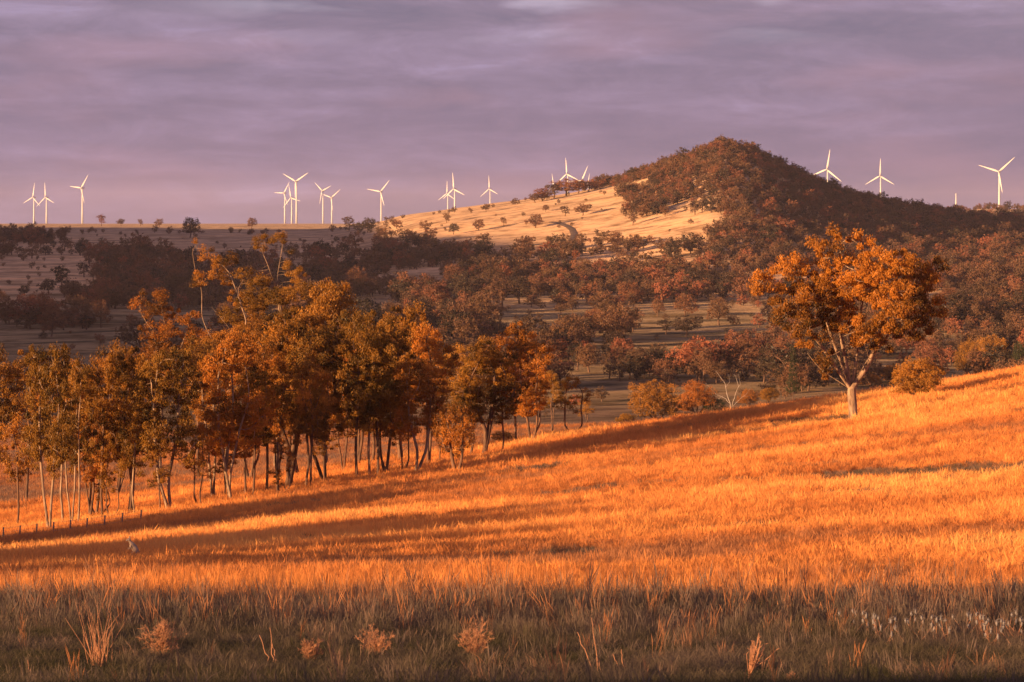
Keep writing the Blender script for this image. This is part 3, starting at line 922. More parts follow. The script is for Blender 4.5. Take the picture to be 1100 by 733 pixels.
def inpoly(x, y, poly):
    c = np.zeros(len(x), bool)
    n = len(poly)
    for i in range(n):
        (x1, y1), (x2, y2) = poly[i], poly[(i + 1) % n]
        if y1 == y2: continue
        c ^= ((y1 > y) != (y2 > y)) & (x < (x2 - x1) * (y - y1) / (y2 - y1) + x1)
    return c
dense = [   # (polygon of ground pixels, trees kept per candidate, mean scale)
    ([(-60, 256), (60, 258), (105, 262), (105, 276), (50, 278), (-60, 274)], .5, 1.0),
    ([(90, 268), (200, 280), (300, 276), (400, 264), (430, 272), (430, 300), (380, 318), (330, 338), (100, 334), (92, 300)], .62, 1.0),
    ([(330, 306), (430, 296), (560, 300), (560, 322), (460, 314), (330, 324)], .5, 1.05),
    ([(420, 258), (470, 262), (560, 280), (640, 274), (720, 266), (860, 262), (860, 332), (520, 336), (430, 344), (420, 300)], .68, 1.0),
    ([(430, 338), (520, 336), (540, 400), (640, 425), (560, 425), (430, 400)], .6, 1.1),
    ([(430, 238), (475, 243), (520, 262), (560, 282), (430, 290)], .05, .9),
    ([(560, 266), (640, 262), (740, 256), (740, 275), (590, 285)], .16, .9),
    ([(-80, 340), (40, 345), (110, 352), (60, 368), (-80, 368)], .4, 1.2),
    ([(100, 345), (200, 352), (420, 345), (480, 372), (480, 420), (100, 400)], .10, 1.2),
    ([(655, 208), (700, 190), (740, 174), (790, 166), (850, 186), (900, 206), (960, 226), (1160, 256), (1160, 300), (800, 300), (780, 268), (735, 236), (690, 220), (660, 214)], .85, .85),
    ([(650, 210), (700, 185), (770, 155), (800, 160), (850, 180), (900, 200), (960, 222), (960, 240), (760, 220), (700, 216)], .9, .85),
    ([(800, 286), (1160, 286), (1160, 322), (860, 332), (800, 330)], .55, 1.0),
    ([(860, 330), (1160, 318), (1160, 350), (860, 352)], .5, 1.0),
    ([(850, 352), (1160, 345), (1160, 415), (960, 415), (850, 420)], .42, 1.05),
    ([(590, 384), (640, 392), (800, 388), (860, 392), (860, 425), (800, 416), (690, 412), (600, 400)], .6, 1.05),
    ([(600, 350), (650, 360), (640, 385), (590, 385)], .3, 1.1),
    ([(700, 330), (790, 332), (870, 352), (870, 366), (800, 362), (720, 345)], .10, 1.1),
    ([(985, 226), (1160, 222), (1160, 247), (985, 240)], .30, 1.0),
    ([(-60, 238), (420, 238), (420, 249), (-60, 249)], .16, .50),
]
rg = np.random.default_rng(42)
cand = []
yy = 470.0
while yy < 4300:
    stp = 7.2 if yy < 2500 else 12
    lim = .215 * yy
    xs = np.arange(-lim, lim, stp)
    cand.append(np.stack([xs + rg.uniform(-3, 3, len(xs)), np.full(len(xs), yy) + rg.uniform(-3, 3, len(xs))], 1))
    yy += stp
cand = np.concatenate(cand)
cz = height(cand[:, 0], cand[:, 1])
ccol = 550 + F * cand[:, 0] / cand[:, 1]
crow = HZ - F * cz / cand[:, 1]
prob = np.zeros(len(cand)); scl = np.ones(len(cand))
jcol = ccol + 150 * (fbm(cand[:, 0] / 45 + 9, cand[:, 1] / 90, 3, 61) - .5)
jrow = crow + np.where(crow > 236, 22, 8) * (fbm(cand[:, 0] / 40, cand[:, 1] / 80 + 5, 3, 62) - .5)
for poly, pr, s0 in dense:
    ins = inpoly(jcol, jrow, poly)
    b = ins & (pr > prob)
    prob[b] = pr; scl[b] = s0
patch = fbm(cand[:, 0] / 60, cand[:, 1] / 60, 3, 31)
onhill = (prob > .8) & (cand[:, 1] > 1500)
prob *= np.where(onhill, np.clip((patch - .22) * 6, .35, 1.15), np.clip((patch - .36) * 5.0, 0.06, 1.15))
open_ = (cand[:, 1] > 640) & (cand[:, 1] < 2300) & (prob < .05)
prob[open_] = np.maximum(prob[open_], .030); scl[open_] = .40
# visible from the camera?  (distance beyond a crest is dropped)
far2 = cand[:, 1] > 2450
prob[far2 & (ccol < 980)] = 0
keep = rg.random(len(cand)) < prob
cand, cz, ccol, crow, scl = cand[keep], cz[keep], ccol[keep], crow[keep], scl[keep]
sz = scl * np.clip(rg.lognormal(-.12, .30, len(cand)), .4, 1.6)

# single trees seen standing in the open: (col, base row, height px, kind 0 dusky 1 lit-rusty 2 dark, label)
singles = [
    (204, 256, 22, 2, 'dark upright tree on the pale plateau left of the middle turbines'),
    (109, 243, 13, 0, 'small bare-looking tree on the plateau skyline right of the left turbines'),
    (130, 243, 8, 0, 'tiny dark tree on the skyline right of the small bare one'),
    (151, 243, 8, 1, 'left of two tiny rusty trees on the plateau skyline'),
    (171, 244, 9, 1, 'right of two tiny rusty trees on the plateau skyline'),
    (270, 246, 12, 1, 'rusty round tree on the skyline left of the middle turbines'),
    (66, 312, 28, 2, 'large dark tree standing in the left open paddock'),
    (52, 317, 18, 2, 'smaller dark tree left beside the large one in the left paddock'),
    (123, 316, 20, 0, 'thin pale-trunked tree at the edge of the left paddock'),
    (26, 318, 12, 2, 'low dark tree in the left paddock near the picture edge'),
    (55, 362, 30, 1, 'rust-topped tree in the left valley near the dark clump'),
    (375, 248, 16, 0, 'dark spreading tree on the skyline just left of the lone tenth turbine'),
    (395, 250, 16, 2, 'round dark tree just below the turbine at the hill\'s left foot'),
    (480, 240, 12, 1, 'rusty tree at the foot of the paired turbines on the hill\'s left shoulder'),
    (514, 248, 12, 0, 'round tree on the left part of the lit hill paddock'),
    (487, 252, 12, 2, 'dark tree below the rusty one on the lit paddock\'s left end'),
    (541, 243, 10, 1, 'small wind-bent tree on the lit paddock'),
    (522, 228, 9, 1, 'rusty bush-like tree on the skyline under the lone turbine'),
    (506, 230, 6, 1, 'low tree on the skyline left of the turbine on the shoulder'),
    (575, 245, 15, 0, 'round brown tree left of the winding dirt track'),
    (586, 228, 8, 1, 'tiny tree high on the lit paddock above the dirt track'),
    (607, 233, 12, 0, 'spreading tree above the top of the winding track'),
    (626, 232, 13, 1, 'open spreading tree right of the one above the winding track'),
    (680, 242, 14, 0, 'upright oval tree in the middle of the lit hill paddock'),
    (660, 268, 19, 1, 'rusty tree at the lower shadow edge of the lit paddock'),
    (684, 260, 8, 2, 'small dark tree above the shadow edge of the lit paddock'),
    (750, 268, 18, 1, 'rusty round tree at the lower right edge of the lit paddock'),
    (567, 268, 14, 1, 'round tree just left of the foot of the winding track'),
    (624, 270, 20, 0, 'tree right of the foot of the winding track'),
    (701, 230, 18, 0, 'leafy tree on the lit paddock close below the hill wood'),
    (638, 362, 30, 1, 'rust-lit tree standing on the striped paddock'),
    (609, 356, 20, 2, 'dark tree left behind the rust-lit tree on the striped paddock'),
    (602, 338, 12, 0, 'small tree at the upper left of the striped paddock'),
    (706, 340, 20, 1, 'left of three rusty trees above the striped paddock'),
    (735, 340, 24, 1, 'middle of three rusty trees above the striped paddock'),
    (772, 350, 30, 1, 'right of three rusty trees above the striped paddock, the tallest'),
    (715, 360, 18, 2, 'small dark umbrella tree on the striped paddock'),
    (737, 362, 24, 2, 'dark forked tree on the striped paddock right of the umbrella tree'),
    (800, 373, 20, 2, 'spreading dark tree at the right end of the striped paddock'),
    (784, 380, 18, 2, 'dark tree left below the spreading one at the right of the striped paddock'),
    (660, 390, 34, 2, 'large dark tree at the lower edge of the striped paddock'),
    (668, 372, 18, 0, 'wind-swept dark tree just above the large one under the striped paddock'),
    (676, 408, 26, 2, 'dark tree in front of the valley slope left of centre'),
    (700, 400, 28, 2, 'dark spreading tree in the row below the striped paddock'),
    (718, 406, 30, 2, 'full dark tree in the row below the striped paddock, right of the spreading one'),
    (746, 402, 30, 1, 'rust-topped tree at the right of the row below the striped paddock'),
    (620, 398, 30, 2, 'large dark tree right behind the grove\'s right end'),
    (598, 384, 30, 2, 'dark tree beyond the last full crown of the grove'),
    (820, 412, 30, 2, 'dark broad tree behind the dead white tree'),
    (868, 420, 30, 2, 'dark tree behind the dark upright pine'),
    (583, 216, 11, 0, 'left end of the wind-combed tree row before the clustered turbines'),
    (595, 213, 13, 0, 'second tree of the wind-combed row on the hill shoulder'),
    (608, 211, 15, 1, 'highest middle tree of the wind-combed row before the clustered turbines'),
    (621, 208, 11, 0, 'fourth tree of the wind-combed row on the hill shoulder'),
    (632, 206, 10, 0, 'right end of the wind-combed tree row before the clustered turbines'),
    (575, 218, 8, 0, 'low outlying tree at the left tip of the wind-combed row'),
]
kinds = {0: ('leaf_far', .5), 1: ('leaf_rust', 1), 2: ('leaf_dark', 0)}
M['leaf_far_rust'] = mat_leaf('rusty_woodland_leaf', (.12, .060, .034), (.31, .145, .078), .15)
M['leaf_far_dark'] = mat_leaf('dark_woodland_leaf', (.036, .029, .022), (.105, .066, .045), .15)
hts = [8.5, 9.5, 8, 9, 7]
for i, (c, r_, hp_, kd, lab) in enumerate(singles):
    p = ground(c, r_, 430)
    s = p.y / F
    v = i % 5
    k = hp_ * s / hts[v]
    k *= 1.25 if 'wind-combed' in lab else 1
    wide = 1.7 if 'wind-combed' in lab else (1.25 if 'spreading' in lab or 'umbrella' in lab else 1.0)
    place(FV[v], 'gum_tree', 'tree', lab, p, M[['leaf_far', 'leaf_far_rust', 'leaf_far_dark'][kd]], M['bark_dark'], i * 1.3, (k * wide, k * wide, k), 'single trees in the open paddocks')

# largest woodland trees as individuals, the rest as one mass
in_view = (ccol > -15) & (ccol < 1115)
px = sz / cand[:, 1]
# leave the near slope hidden parts to the mass
Dt_ = np.exp(np.linspace(math.log(60), math.log(4300), 1200))
order = np.argsort(-np.where(in_view, px, 0))
cols_s = np.linspace(-60, 1160, 245)
Rm = np.stack([np.minimum.accumulate(rows_of(np.full_like(Dt_, c_), Dt_)) for c_ in cols_s], 0)
def visible(c_, D_, row_):
    k = int(np.clip(np.searchsorted(cols_s, c_), 0, len(cols_s) - 1))
    i = int(np.searchsorted(Dt_, D_)) - 4
    return row_ < Rm[k, max(i, 0)] + 1.0 + 1500 / D_
chosen = []
def zone(c_, r_):
    if r_ > 380 and c_ > 560 and c_ < 1200:
        return ('below the striped paddock', 'nearest row' if r_ > 412 else ('middle row' if r_ > 397 else 'upper row'))
    if c_ >= 840: return 'behind the lone gum tree', 'lower edge' if r_ > 350 else 'upper part'
    if c_ < 110 and r_ > 330: return 'in the valley clump at the left', 'clump'
    if c_ < 430: return 'seen above the grove', 'wood'
    if r_ > 338: return 'between grove and striped paddock', 'front' if r_ > 385 else 'rear'
    return 'between lit hill and striped paddock', 'wood'
NIND = 150
for i in order:
    if len(chosen) >= NIND: break
    if in_view[i] and visible(ccol[i], cand[i, 1], crow[i] ) and not (ccol[i] < 480 and crow[i] > 372):
        chosen.append(i)
mask = np.ones(len(cand), bool); mask[chosen] = False
tally = {}
ORD = ['leftmost', 'second', 'third', 'fourth', 'fifth', 'sixth', 'seventh', 'eighth', 'ninth', 'tenth', 'eleventh', 'twelfth', 'thirteenth', 'fourteenth', 'fifteenth', 'sixteenth',
       'seventeenth', 'eighteenth', 'nineteenth', 'twentieth']
chosen = sorted(chosen, key=lambda i: ccol[i])
for n_, i in enumerate(chosen):
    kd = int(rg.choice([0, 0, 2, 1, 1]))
    where, band_ = zone(ccol[i], crow[i])
    big = 'large' if sz[i] > 1.1 else ('middling' if sz[i] > .9 else 'small')
    key = (where, band_, kd, big)
    k_ = tally.get(key, 0); tally[key] = k_ + 1
    nth = ORD[min(k_, 19)]
    col_ = ['dusky brown', 'rust-lit', 'dark'][kd]
    lab = '%s %s %s woodland tree %s' % (nth, big, col_, where)
    if band_ not in ('wood', 'clump'): lab += ', ' + band_
    if k_: lab += ', counted from the left' if len(lab.split()) < 13 else ''
    v = int(rg.integers(5))
    place(FV[v], 'gum_tree', 'tree', lab, (cand[i, 0], cand[i, 1], cz[i] - .15), M[['leaf_far', 'leaf_far_rust', 'leaf_far_dark'][kd]], M['bark_dark'], float(rg.uniform(0, 6.28)), (sz[i] * rg.uniform(.9, 1.15),) * 2 + (sz[i],), 'trees ' + where)
print('woodland', len(cand), 'individual', len(chosen))

# ------------------------------------------------------------------ scatter (stuff)
def scatter(name, pts, rot, scale, idx, sources, hue=None, label=None, cat=None):
    """sources: list of unlinked objects (each already carries its mesh); one object of kind stuff"""
    me = bpy.data.meshes.new(name)
    me.vertices.add(len(pts))
    me.vertices.foreach_set('co', np.asarray(pts, np.float32).ravel())
    attr(me, 'rot', rot, 'FLOAT_VECTOR')
    attr(me, 'scl', scale, 'FLOAT_VECTOR')
    attr(me, 'hue', hue if hue is not None else np.zeros(len(pts)))
    a = me.attributes.new('pick', 'INT', 'POINT')
    a.data.foreach_set('value', np.asarray(idx, np.int32))
    me.update()
    o = link(name, me)
    ng = bpy.data.node_groups.new(name, 'GeometryNodeTree')
    ng.interface.new_socket('Geometry', in_out='INPUT', socket_type='NodeSocketGeometry')
    ng.interface.new_socket('Geometry', in_out='OUTPUT', socket_type='NodeSocketGeometry')
    N_, L_ = ng.nodes, ng.links
    gi, go = N_.new('NodeGroupInput'), N_.new('NodeGroupOutput')
    join = N_.new('GeometryNodeJoinGeometry')
    def named(nm, dt):
        a_ = N_.new('GeometryNodeInputNamedAttribute'); a_.data_type = dt; a_.inputs[0].default_value = nm
        return a_.outputs[0]
    m2p = N_.new('GeometryNodeMeshToPoints')
    L_.new(gi.outputs[0], m2p.inputs[0])
    for k, s in enumerate(sources):
        cmp_ = N_.new('FunctionNodeCompare'); cmp_.data_type = 'INT'; cmp_.operation = 'EQUAL'
        L_.new(named('pick', 'INT'), cmp_.inputs[2]); cmp_.inputs[3].default_value = k
        iop = N_.new('GeometryNodeInstanceOnPoints')
        L_.new(m2p.outputs[0], iop.inputs['Points'])
        L_.new(cmp_.outputs[0], iop.inputs['Selection'])
        oi = N_.new('GeometryNodeObjectInfo'); oi.inputs['Object'].default_value = s
        oi.inputs['As Instance'].default_value = True
        L_.new(oi.outputs['Geometry'], iop.inputs['Instance'])
        L_.new(named('rot', 'FLOAT_VECTOR'), iop.inputs['Rotation'])
        L_.new(named('scl', 'FLOAT_VECTOR'), iop.inputs['Scale'])
        L_.new(iop.outputs[0], join.inputs[0])
    L_.new(join.outputs[0], go.inputs[0])
    md = o.modifiers.new('scatter', 'NODES')
    md.node_group = ng
    tag(o, label, cat, kind='stuff')
    return o

# the woodland mass
srcs = []
for i, (tm, cm) in enumerate(FL):
    for mt in ('leaf_far', 'leaf_far_dark', 'leaf_far_rust'):
        # join trunk and crown in one source mesh
        nt, nc = len(tm.vertices), len(cm.vertices)
        v1 = np.empty(nt * 3, np.float32); tm.vertices.foreach_get('co', v1)
        v2 = np.empty(nc * 3, np.float32); cm.vertices.foreach_get('co', v2)
        q1 = np.array([list(p_.vertices) for p_ in tm.polygons]); q2 = np.arange(nc).reshape(-1, 4)
        me = new_mesh('woodland_tree', np.concatenate([v1, v2]).reshape(-1, 3), [q1, q2 + nt], smooth=False)
        tt = np.empty(nc, np.float32); cm.attributes['tint'].data.foreach_get('value', tt)
        attr(me, 'tint', np.concatenate([np.zeros(nt, np.float32), tt]))
        me.materials.append(M[mt]); me.materials.append(M['bark_dark'])
        mi = np.zeros(len(q1) + len(q2), np.int32); mi[:len(q1)] = 1
        me.polygons.foreach_set('material_index', mi)
        srcs.append(bpy.data.objects.new('woodland_tree_source', me))
P_ = np.stack([cand[mask, 0], cand[mask, 1], cz[mask] - .15], 1)
n = len(P_)
rot = np.zeros((n, 3)); rot[:, 2] = rg.uniform(0, 6.28, n)
s3 = np.repeat(sz[mask][:, None], 3, 1) * rg.uniform(.9, 1.15, (n, 1)); s3[:, :2] *= 1.08
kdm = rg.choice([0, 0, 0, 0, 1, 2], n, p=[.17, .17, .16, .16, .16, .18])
scatter('woodland', P_, rot, s3, rg.integers(0, 4, n) * 3 + kdm, srcs, label='dense eucalypt woodland covering the hill and the valley beyond the slope', cat='woodland')

# ------------------------------------------------------------------ grass
def tuft(seed, nb, h, wd, spread, lean=.35, heads=0.0, seg=3):
    r = np.random.default_rng(seed)
    Vv, Q, tt = [], [], []
    nv = 0
    for b in range(nb):
        a = r.uniform(0, 6.28); d = spread * math.sqrt(r.random())
        p0 = np.array([d * math.cos(a), d * math.sin(a), -.05])
        hh = h * r.uniform(.55, 1.1)
        dirn = np.array([r.normal(.25, .5), r.normal(.1, .5)]) * lean * hh
        fa = r.uniform(0, 3.14)
        side = np.array([math.cos(fa), math.sin(fa), 0])
        tb = r.random()
        for k in range(seg + 1):
            t = k / seg
            c = p0 + np.array([dirn[0] * t ** 1.8, dirn[1] * t ** 1.8, hh * (t - .12 * t * t)])
            w_ = wd * (1 - t * .85) * .5
            if heads and b / nb < heads and k == seg - 1: w_ = wd * 1.1
            Vv += [c - side * w_, c + side * w_]
            tt += [tb * .6 + t * .4] * 2
        for k in range(seg):
            i = nv + 2 * k
            Q.append([i, i + 1, i + 3, i + 2])
        nv += 2 * (seg + 1)
    me = new_mesh('tuft', np.array(Vv), [np.array(Q)], smooth=False)
    attr(me, 'tint', tt)
    me.materials.append(M['grass'])
    return bpy.data.objects.new('tuft_source', me)

def fan(d0, d1, dens, seed, half=.205):
    r = np.random.default_rng(seed)
    area = half * (d1 ** 2 - d0 ** 2)
    n = int(area * dens)
    D = np.sqrt(r.uniform(d0 ** 2, d1 ** 2, n))
    x = r.uniform(-half, half, n) * D
    return x, D, r

near_src = [tuft(1, 34, .50, .0065, .26, .5, .4), tuft(2, 40, .42, .006, .30, .7, .3), tuft(3, 28, .58, .0065, .22, .45, .5), tuft(4, 60, .15, .007, .24, .9, 0, 2), tuft(5, 9, .85, .006, .12, .3, .9, 4)]
x, y, r = fan(17, 78, 26, 11)
z = height(x, y)
n = len(x)
tallz = sstep(34, 44, y + 6 * (fbm(x / 5, y / 5, 3, 3) - .5))
short = r.random(n) > np.clip(tallz * .97 + .06, 0, 1)
pick = np.where(short, 3, r.choice([0, 1, 2, 0, 1, 2, 4], n, p=[.18, .18, .15, .14, .13, .10, .12]))
patch = fbm(x / 3.5, y / 3.5, 4, 4)
s = (.62 + .6 * patch) * r.uniform(.7, 1.2, n) * (1 - .28 * sstep(46, 56, y)) * np.where(short, 1.0, .55 + .45 * tallz)
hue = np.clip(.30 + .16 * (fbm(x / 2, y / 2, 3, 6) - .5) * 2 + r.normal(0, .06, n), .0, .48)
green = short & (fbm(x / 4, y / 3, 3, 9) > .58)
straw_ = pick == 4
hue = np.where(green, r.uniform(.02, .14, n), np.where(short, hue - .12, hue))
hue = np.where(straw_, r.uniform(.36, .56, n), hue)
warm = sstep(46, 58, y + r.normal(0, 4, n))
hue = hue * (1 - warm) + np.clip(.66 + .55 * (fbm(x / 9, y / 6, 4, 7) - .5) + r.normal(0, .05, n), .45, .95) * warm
rot = np.stack([r.normal(0, .12, n), r.normal(0, .12, n), r.uniform(0, 6.28, n)], 1)
sc3 = np.stack([s, s, s * r.uniform(.8, 1.2, n)], 1)
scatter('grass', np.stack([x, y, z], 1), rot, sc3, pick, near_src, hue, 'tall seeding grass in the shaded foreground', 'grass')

mid_src = [tuft(11, 46, .55, .018, .42, .55, .2), tuft(12, 52, .45, .019, .46, .7), tuft(13, 38, .66, .017, .38, .5, .3)]
xs_, ys_ = [], []
for d0, d1, dn, sd in ((70, 120, 12, 21), (120, 190, 6.5, 22), (190, 300, 3.2, 23), (300, 640, .75, 24)):
    a, b, r = fan(d0, d1, dn, sd, .20)
    xs_.append(a); ys_.append(b)
x, y = np.concatenate(xs_), np.concatenate(ys_)
r = np.random.default_rng(77)
z = height(x, y)
n = len(x)
pf = fbm(x / 16, y / 11, 4, 12)
hollow = sstep(.66, .72, fbm(x / 8 + 40, y / 7, 3, 15))
s = (.65 + .6 * pf) * r.uniform(.75, 1.25, n) * (1 - .45 * hollow) * np.interp(y, [70, 130, 300, 430], [.72, .85, 1.15, 1.3])
hue = np.clip(.74 + .9 * (pf - .5) + .22 * (fbm(x / 40, y / 30, 2, 13) - .5) + r.normal(0, .04, n), .52, 1.0)
pale = sstep(262, 300, y - x * .25 + r.normal(0, 5, n))
hue = hue * (1 - pale) + np.clip(.50 + .5 * (pf - .5) + r.normal(0, .03, n), .38, .62) * pale
s *= 1 + .25 * pale
hue = np.where(hollow > .5, r.uniform(.12, .55, n), hue)
rot = np.stack([r.normal(0, .12, n), r.normal(0, .12, n), r.uniform(0, 6.28, n)], 1)
sc3 = np.stack([s, s, s * r.uniform(.8, 1.2, n)], 1)
scatter('grass', np.stack([x, y, z], 1), rot, sc3, r.integers(0, 3, n), mid_src, hue, 'orange sunlit dry grass covering the paddock slope', 'grass')
print('grass', n)

# ------------------------------------------------------------------ wind turbines
TB = [ # hub, tips, label
    ((-24, 217), [(2, 217.5)], 26, 'turbine beyond the left picture edge, only one blade tip in view'),
    ((36.5, 212), [(37.5, 196), (44, 221), (30, 217)], 16, 'left one of two small turbines close together at the far left'),
    ((50, 212), [(48.5, 195.5), (61, 218), (43, 220)], 16.5, 'right one of two small turbines close together at the far left'),
    ((88.5, 202), [(97, 187), (75, 199.5), (96.5, 221)], 18, 'turbine standing alone right of the small pair at far left'),
    ((306, 207.5), [(310.5, 194), (296, 209.5), (307.3, 223.5)], 14.5, 'left, shorter turbine of the tight cluster of three'),
    ((313.5, 212.5), [(310.5, 196), (328, 217), (307.5, 224)], 15.5, 'lowest turbine in the middle of the tight cluster of three'),
    ((318.5, 195), [(304.5, 185.5), (334.5, 185.5), (320.5, 213)], 18, 'tallest turbine of the tight cluster of three, blades in a y'),
    ((347, 205), [(339, 195), (360, 201), (350, 220)], 14.5, 'taller left turbine of the pair right of the tight cluster'),
    ((356.5, 212.5), [(366, 204), (346, 207), (360.5, 227.5)], 14, 'shorter right turbine of the pair right of the tight cluster'),
    ((409.5, 206), [(419, 192), (397, 202), (416.5, 223.5)], 16.5, 'turbine standing alone just left of the lit hill'),
    ((481, 208), [(481.5, 193), (474, 215), (491, 215)], 14, 'shorter left turbine of the overlapping pair on the hill\'s shoulder'),
    ((488.5, 203), [(486, 182.5), (503, 209), (479, 212)], 18, 'taller right turbine of the overlapping pair on the hill\'s shoulder'),
    ((526.5, 203), [(525.5, 188), (537.5, 210), (519, 211.5)], 14.5, 'single turbine on the shoulder right of the overlapping pair'),
    ((595.5, 200), [(591.5, 186), (605, 206), (588, 210)], 14, 'leftmost of four turbines behind the wind-combed tree row'),
    ((610, 187), [(605.5, 170), (623, 199), (603, 200)], 18, 'highest of four turbines behind the wind-combed tree row'),
    ((626, 194), [(629, 175), (611, 188), (637, 206)], 18, 'turbine with steep upright blade, third behind the wind-combed trees'),
    ((632, 198), [(637, 187), (639, 200), (620, 203)], 12, 'smallest, rightmost turbine behind the wind-combed tree row'),
    ((852, 196), [(848, 177), (868, 206), (838, 208)], 19, 'turbine hidden by the wooded hill, only a blade tip above the trees'),
    ((889, 182), [(891.5, 157), (874, 189.5), (907.5, 198)], 22, 'turbine rising over the right flank of the wooded hill'),
    ((946, 189), [(947, 167), (934, 197), (962, 197.5)], 19, 'turbine lower down the wooded hill\'s right flank'),
    ((1073.5, 184.5), [(1091, 169), (1053, 177), (1079, 207.5)], 23.5, 'largest turbine, alone at the far right'),
]
def fit(hub, tips, L):
    best = None
    for psi in (25, 40):
        cp = math.cos(math.radians(psi))
        for f_ in np.arange(0, 120, 2.0):
            e = 0
            pr_ = [(L * cp * math.sin(math.radians(f_ + k * 120)), -L * math.cos(math.radians(f_ + k * 120))) for k in range(3)]
            for (tx, ty) in tips:
                dx, dy = tx - hub[0], ty - hub[1]
                e += min((dx - a) ** 2 + (dy - b) ** 2 for a, b in pr_)
            if best is None or e < best[0]:
                best = (e, psi, f_)
    return best[1], best[2]

def blade_mesh(L):
    """tapered twisted blade along +Z"""
    t = np.array([0, .03, .08, .16, .25, .4, .6, .8, .93, 1.0])
    ch = np.array([2.2, 2.2, 2.9, 3.9, 3.7, 3.0, 2.2, 1.5, 1.0, .25]) * L / 42
    th = np.array([2.1, 2.0, 1.5, 1.0, .8, .6, .42, .28, .18, .08]) * L / 42
    tw = np.radians([30, 28, 24, 18, 13, 8, 4, 2, 1, 0])
    k = 10
    a = np.linspace(0, 2 * np.pi, k, endpoint=False)
    rings = []
    for ti, c, h_, w_ in zip(t, ch, th, tw):
        X = np.cos(a) * c * .5 + c * .12 * (ti > .05)
        Y = np.sin(a) * h_ * .5
        rings.append(np.stack([X * np.cos(w_) - Y * np.sin(w_), X * np.sin(w_) + Y * np.cos(w_) - .6 * ti ** 2, np.full(k, 1.2 + ti * (L - 1.2))], 1))
    Vv = np.concatenate(rings)
    i = np.arange(len(t) - 1)[:, None] * k + np.arange(k)[None]
    j = np.arange(len(t) - 1)[:, None] * k + (np.arange(k)[None] + 1) % k
    Q = np.stack([i, j, j + k, i + k], -1).reshape(-1, 4)
    cap = np.arange(k)[None] + (len(t) - 1) * k
    return new_mesh('blade', Vv, [Q, cap])
BL = 44.0
BM = blade_mesh(BL); BM.materials.append(M['white'])
hubg = Geo()
tt_ = np.linspace(0, 1, 8)
hubg.tube(np.stack([0 * tt_, 1.6 - 4.4 * tt_, 0 * tt_], 1), 1.75 * np.sqrt(np.clip(1 - tt_ ** 2.2, .01, 1)), 16)
HM = hubg.mesh('rotor_hub'); HM.materials.append(M['white'])
import bmesh
def nacelle_mesh():
    bm = bmesh.new()
    bmesh.ops.create_cube(bm, size=1)
    for v in bm.verts:
        v.co = Vector((v.co.x * 3.8, v.co.y * 11 + 5.2, v.co.z * 4.0))
        if v.co.y > 5: v.co.x *= .8; v.co.z *= .85
    bmesh.ops.bevel(bm, geom=bm.edges[:], offset=.7, segments=3, affect='EDGES')
    me = bpy.data.meshes.new('nacelle'); bm.to_mesh(me); bm.free()
    me.materials.append(M['white'])
    return me
NM = nacelle_mesh()
TOW = {}
for hub, tips, L, lab in TB:
    psi, f0 = fit(hub, tips, L)
    D = BL * F / L
    # sit on the plain, at its own distance
    X, Z = (hub[0] - 550) / F * D, (HZ - hub[1]) / F * D
    gz = hz(X, D)
    r = root('wind_turbine', (X, D, gz - .3), math.radians(-psi))
    tag(r, lab, 'wind turbine', 'wind turbines on the skyline')
    H_ = Z - gz
    g = Geo()
    g.tube([(0, 0, 0), (0, 0, H_ * .33), (0, 0, H_ * .66), (0, 0, H_ - 1.6)], [2.7, 2.3, 1.9, 1.5], 20)
    link('tower', g.mesh('tower'), M['white'], r)
    link('nacelle', NM, None, r, (0, -3.2, H_))
    h = link('rotor_hub', HM, None, r, (0, -5.2, H_))
    h.rotation_euler = (math.radians(-5), 0, 0)
    for k in range(3):
        b = link('blade', BM, None, h)
        b.rotation_euler = (0, math.radians(f0 + 120 * k), 0)

# pale distant mast left of the last turbine
p = Vector(((1027 - 550) / F * 3800, 3800, 0)); p.z = hz(p.x, p.y)
g = Geo()
g.tube([(0, 0, -2), (0, 0, 14), (0, 0, 26)], [1.1, .9, .6], 10); g.tube([(-1.2, 0, 24), (1.2, 0, 24)], .35, 6)
tag(link('mast', g.mesh('mast'), M['white'], None, p), 'short pale mast on the wooded ridge left of the largest turbine', 'mast')

# ------------------------------------------------------------------ wire fence before the grove
posts = [(3, 583), (21, 581), (39, 579), (57, 577), (75, 575), (93, 573), (112, 570), (131, 567), (151, 564)]
r = root('wire_fence', ground(posts[4][0], posts[4][1], 120))
tag(r, 'low wire fence of thin dark posts in the grass before the grove', 'fence')
tops = []
for c, rr in posts:
    p = ground(c, rr, 120); q_ = p - r.location
    g = Geo()
    g.tube([q_ + Vector((0, 0, -.3)), q_ + Vector((.02, 0, .5)), q_ + Vector((.05, 0, .95))], [.055, .05, .045], 8)
    link('post', g.mesh('post'), M['grey_post'], r)
    tops.append(q_)
for hgt in (.4, .65, .9):
    g = Geo()
    g.tube([np.array(t_) + np.array([0, -.07, hgt]) for t_ in tops], .006, 4)
    link('wire', g.mesh('wire'), M['wire'], r)

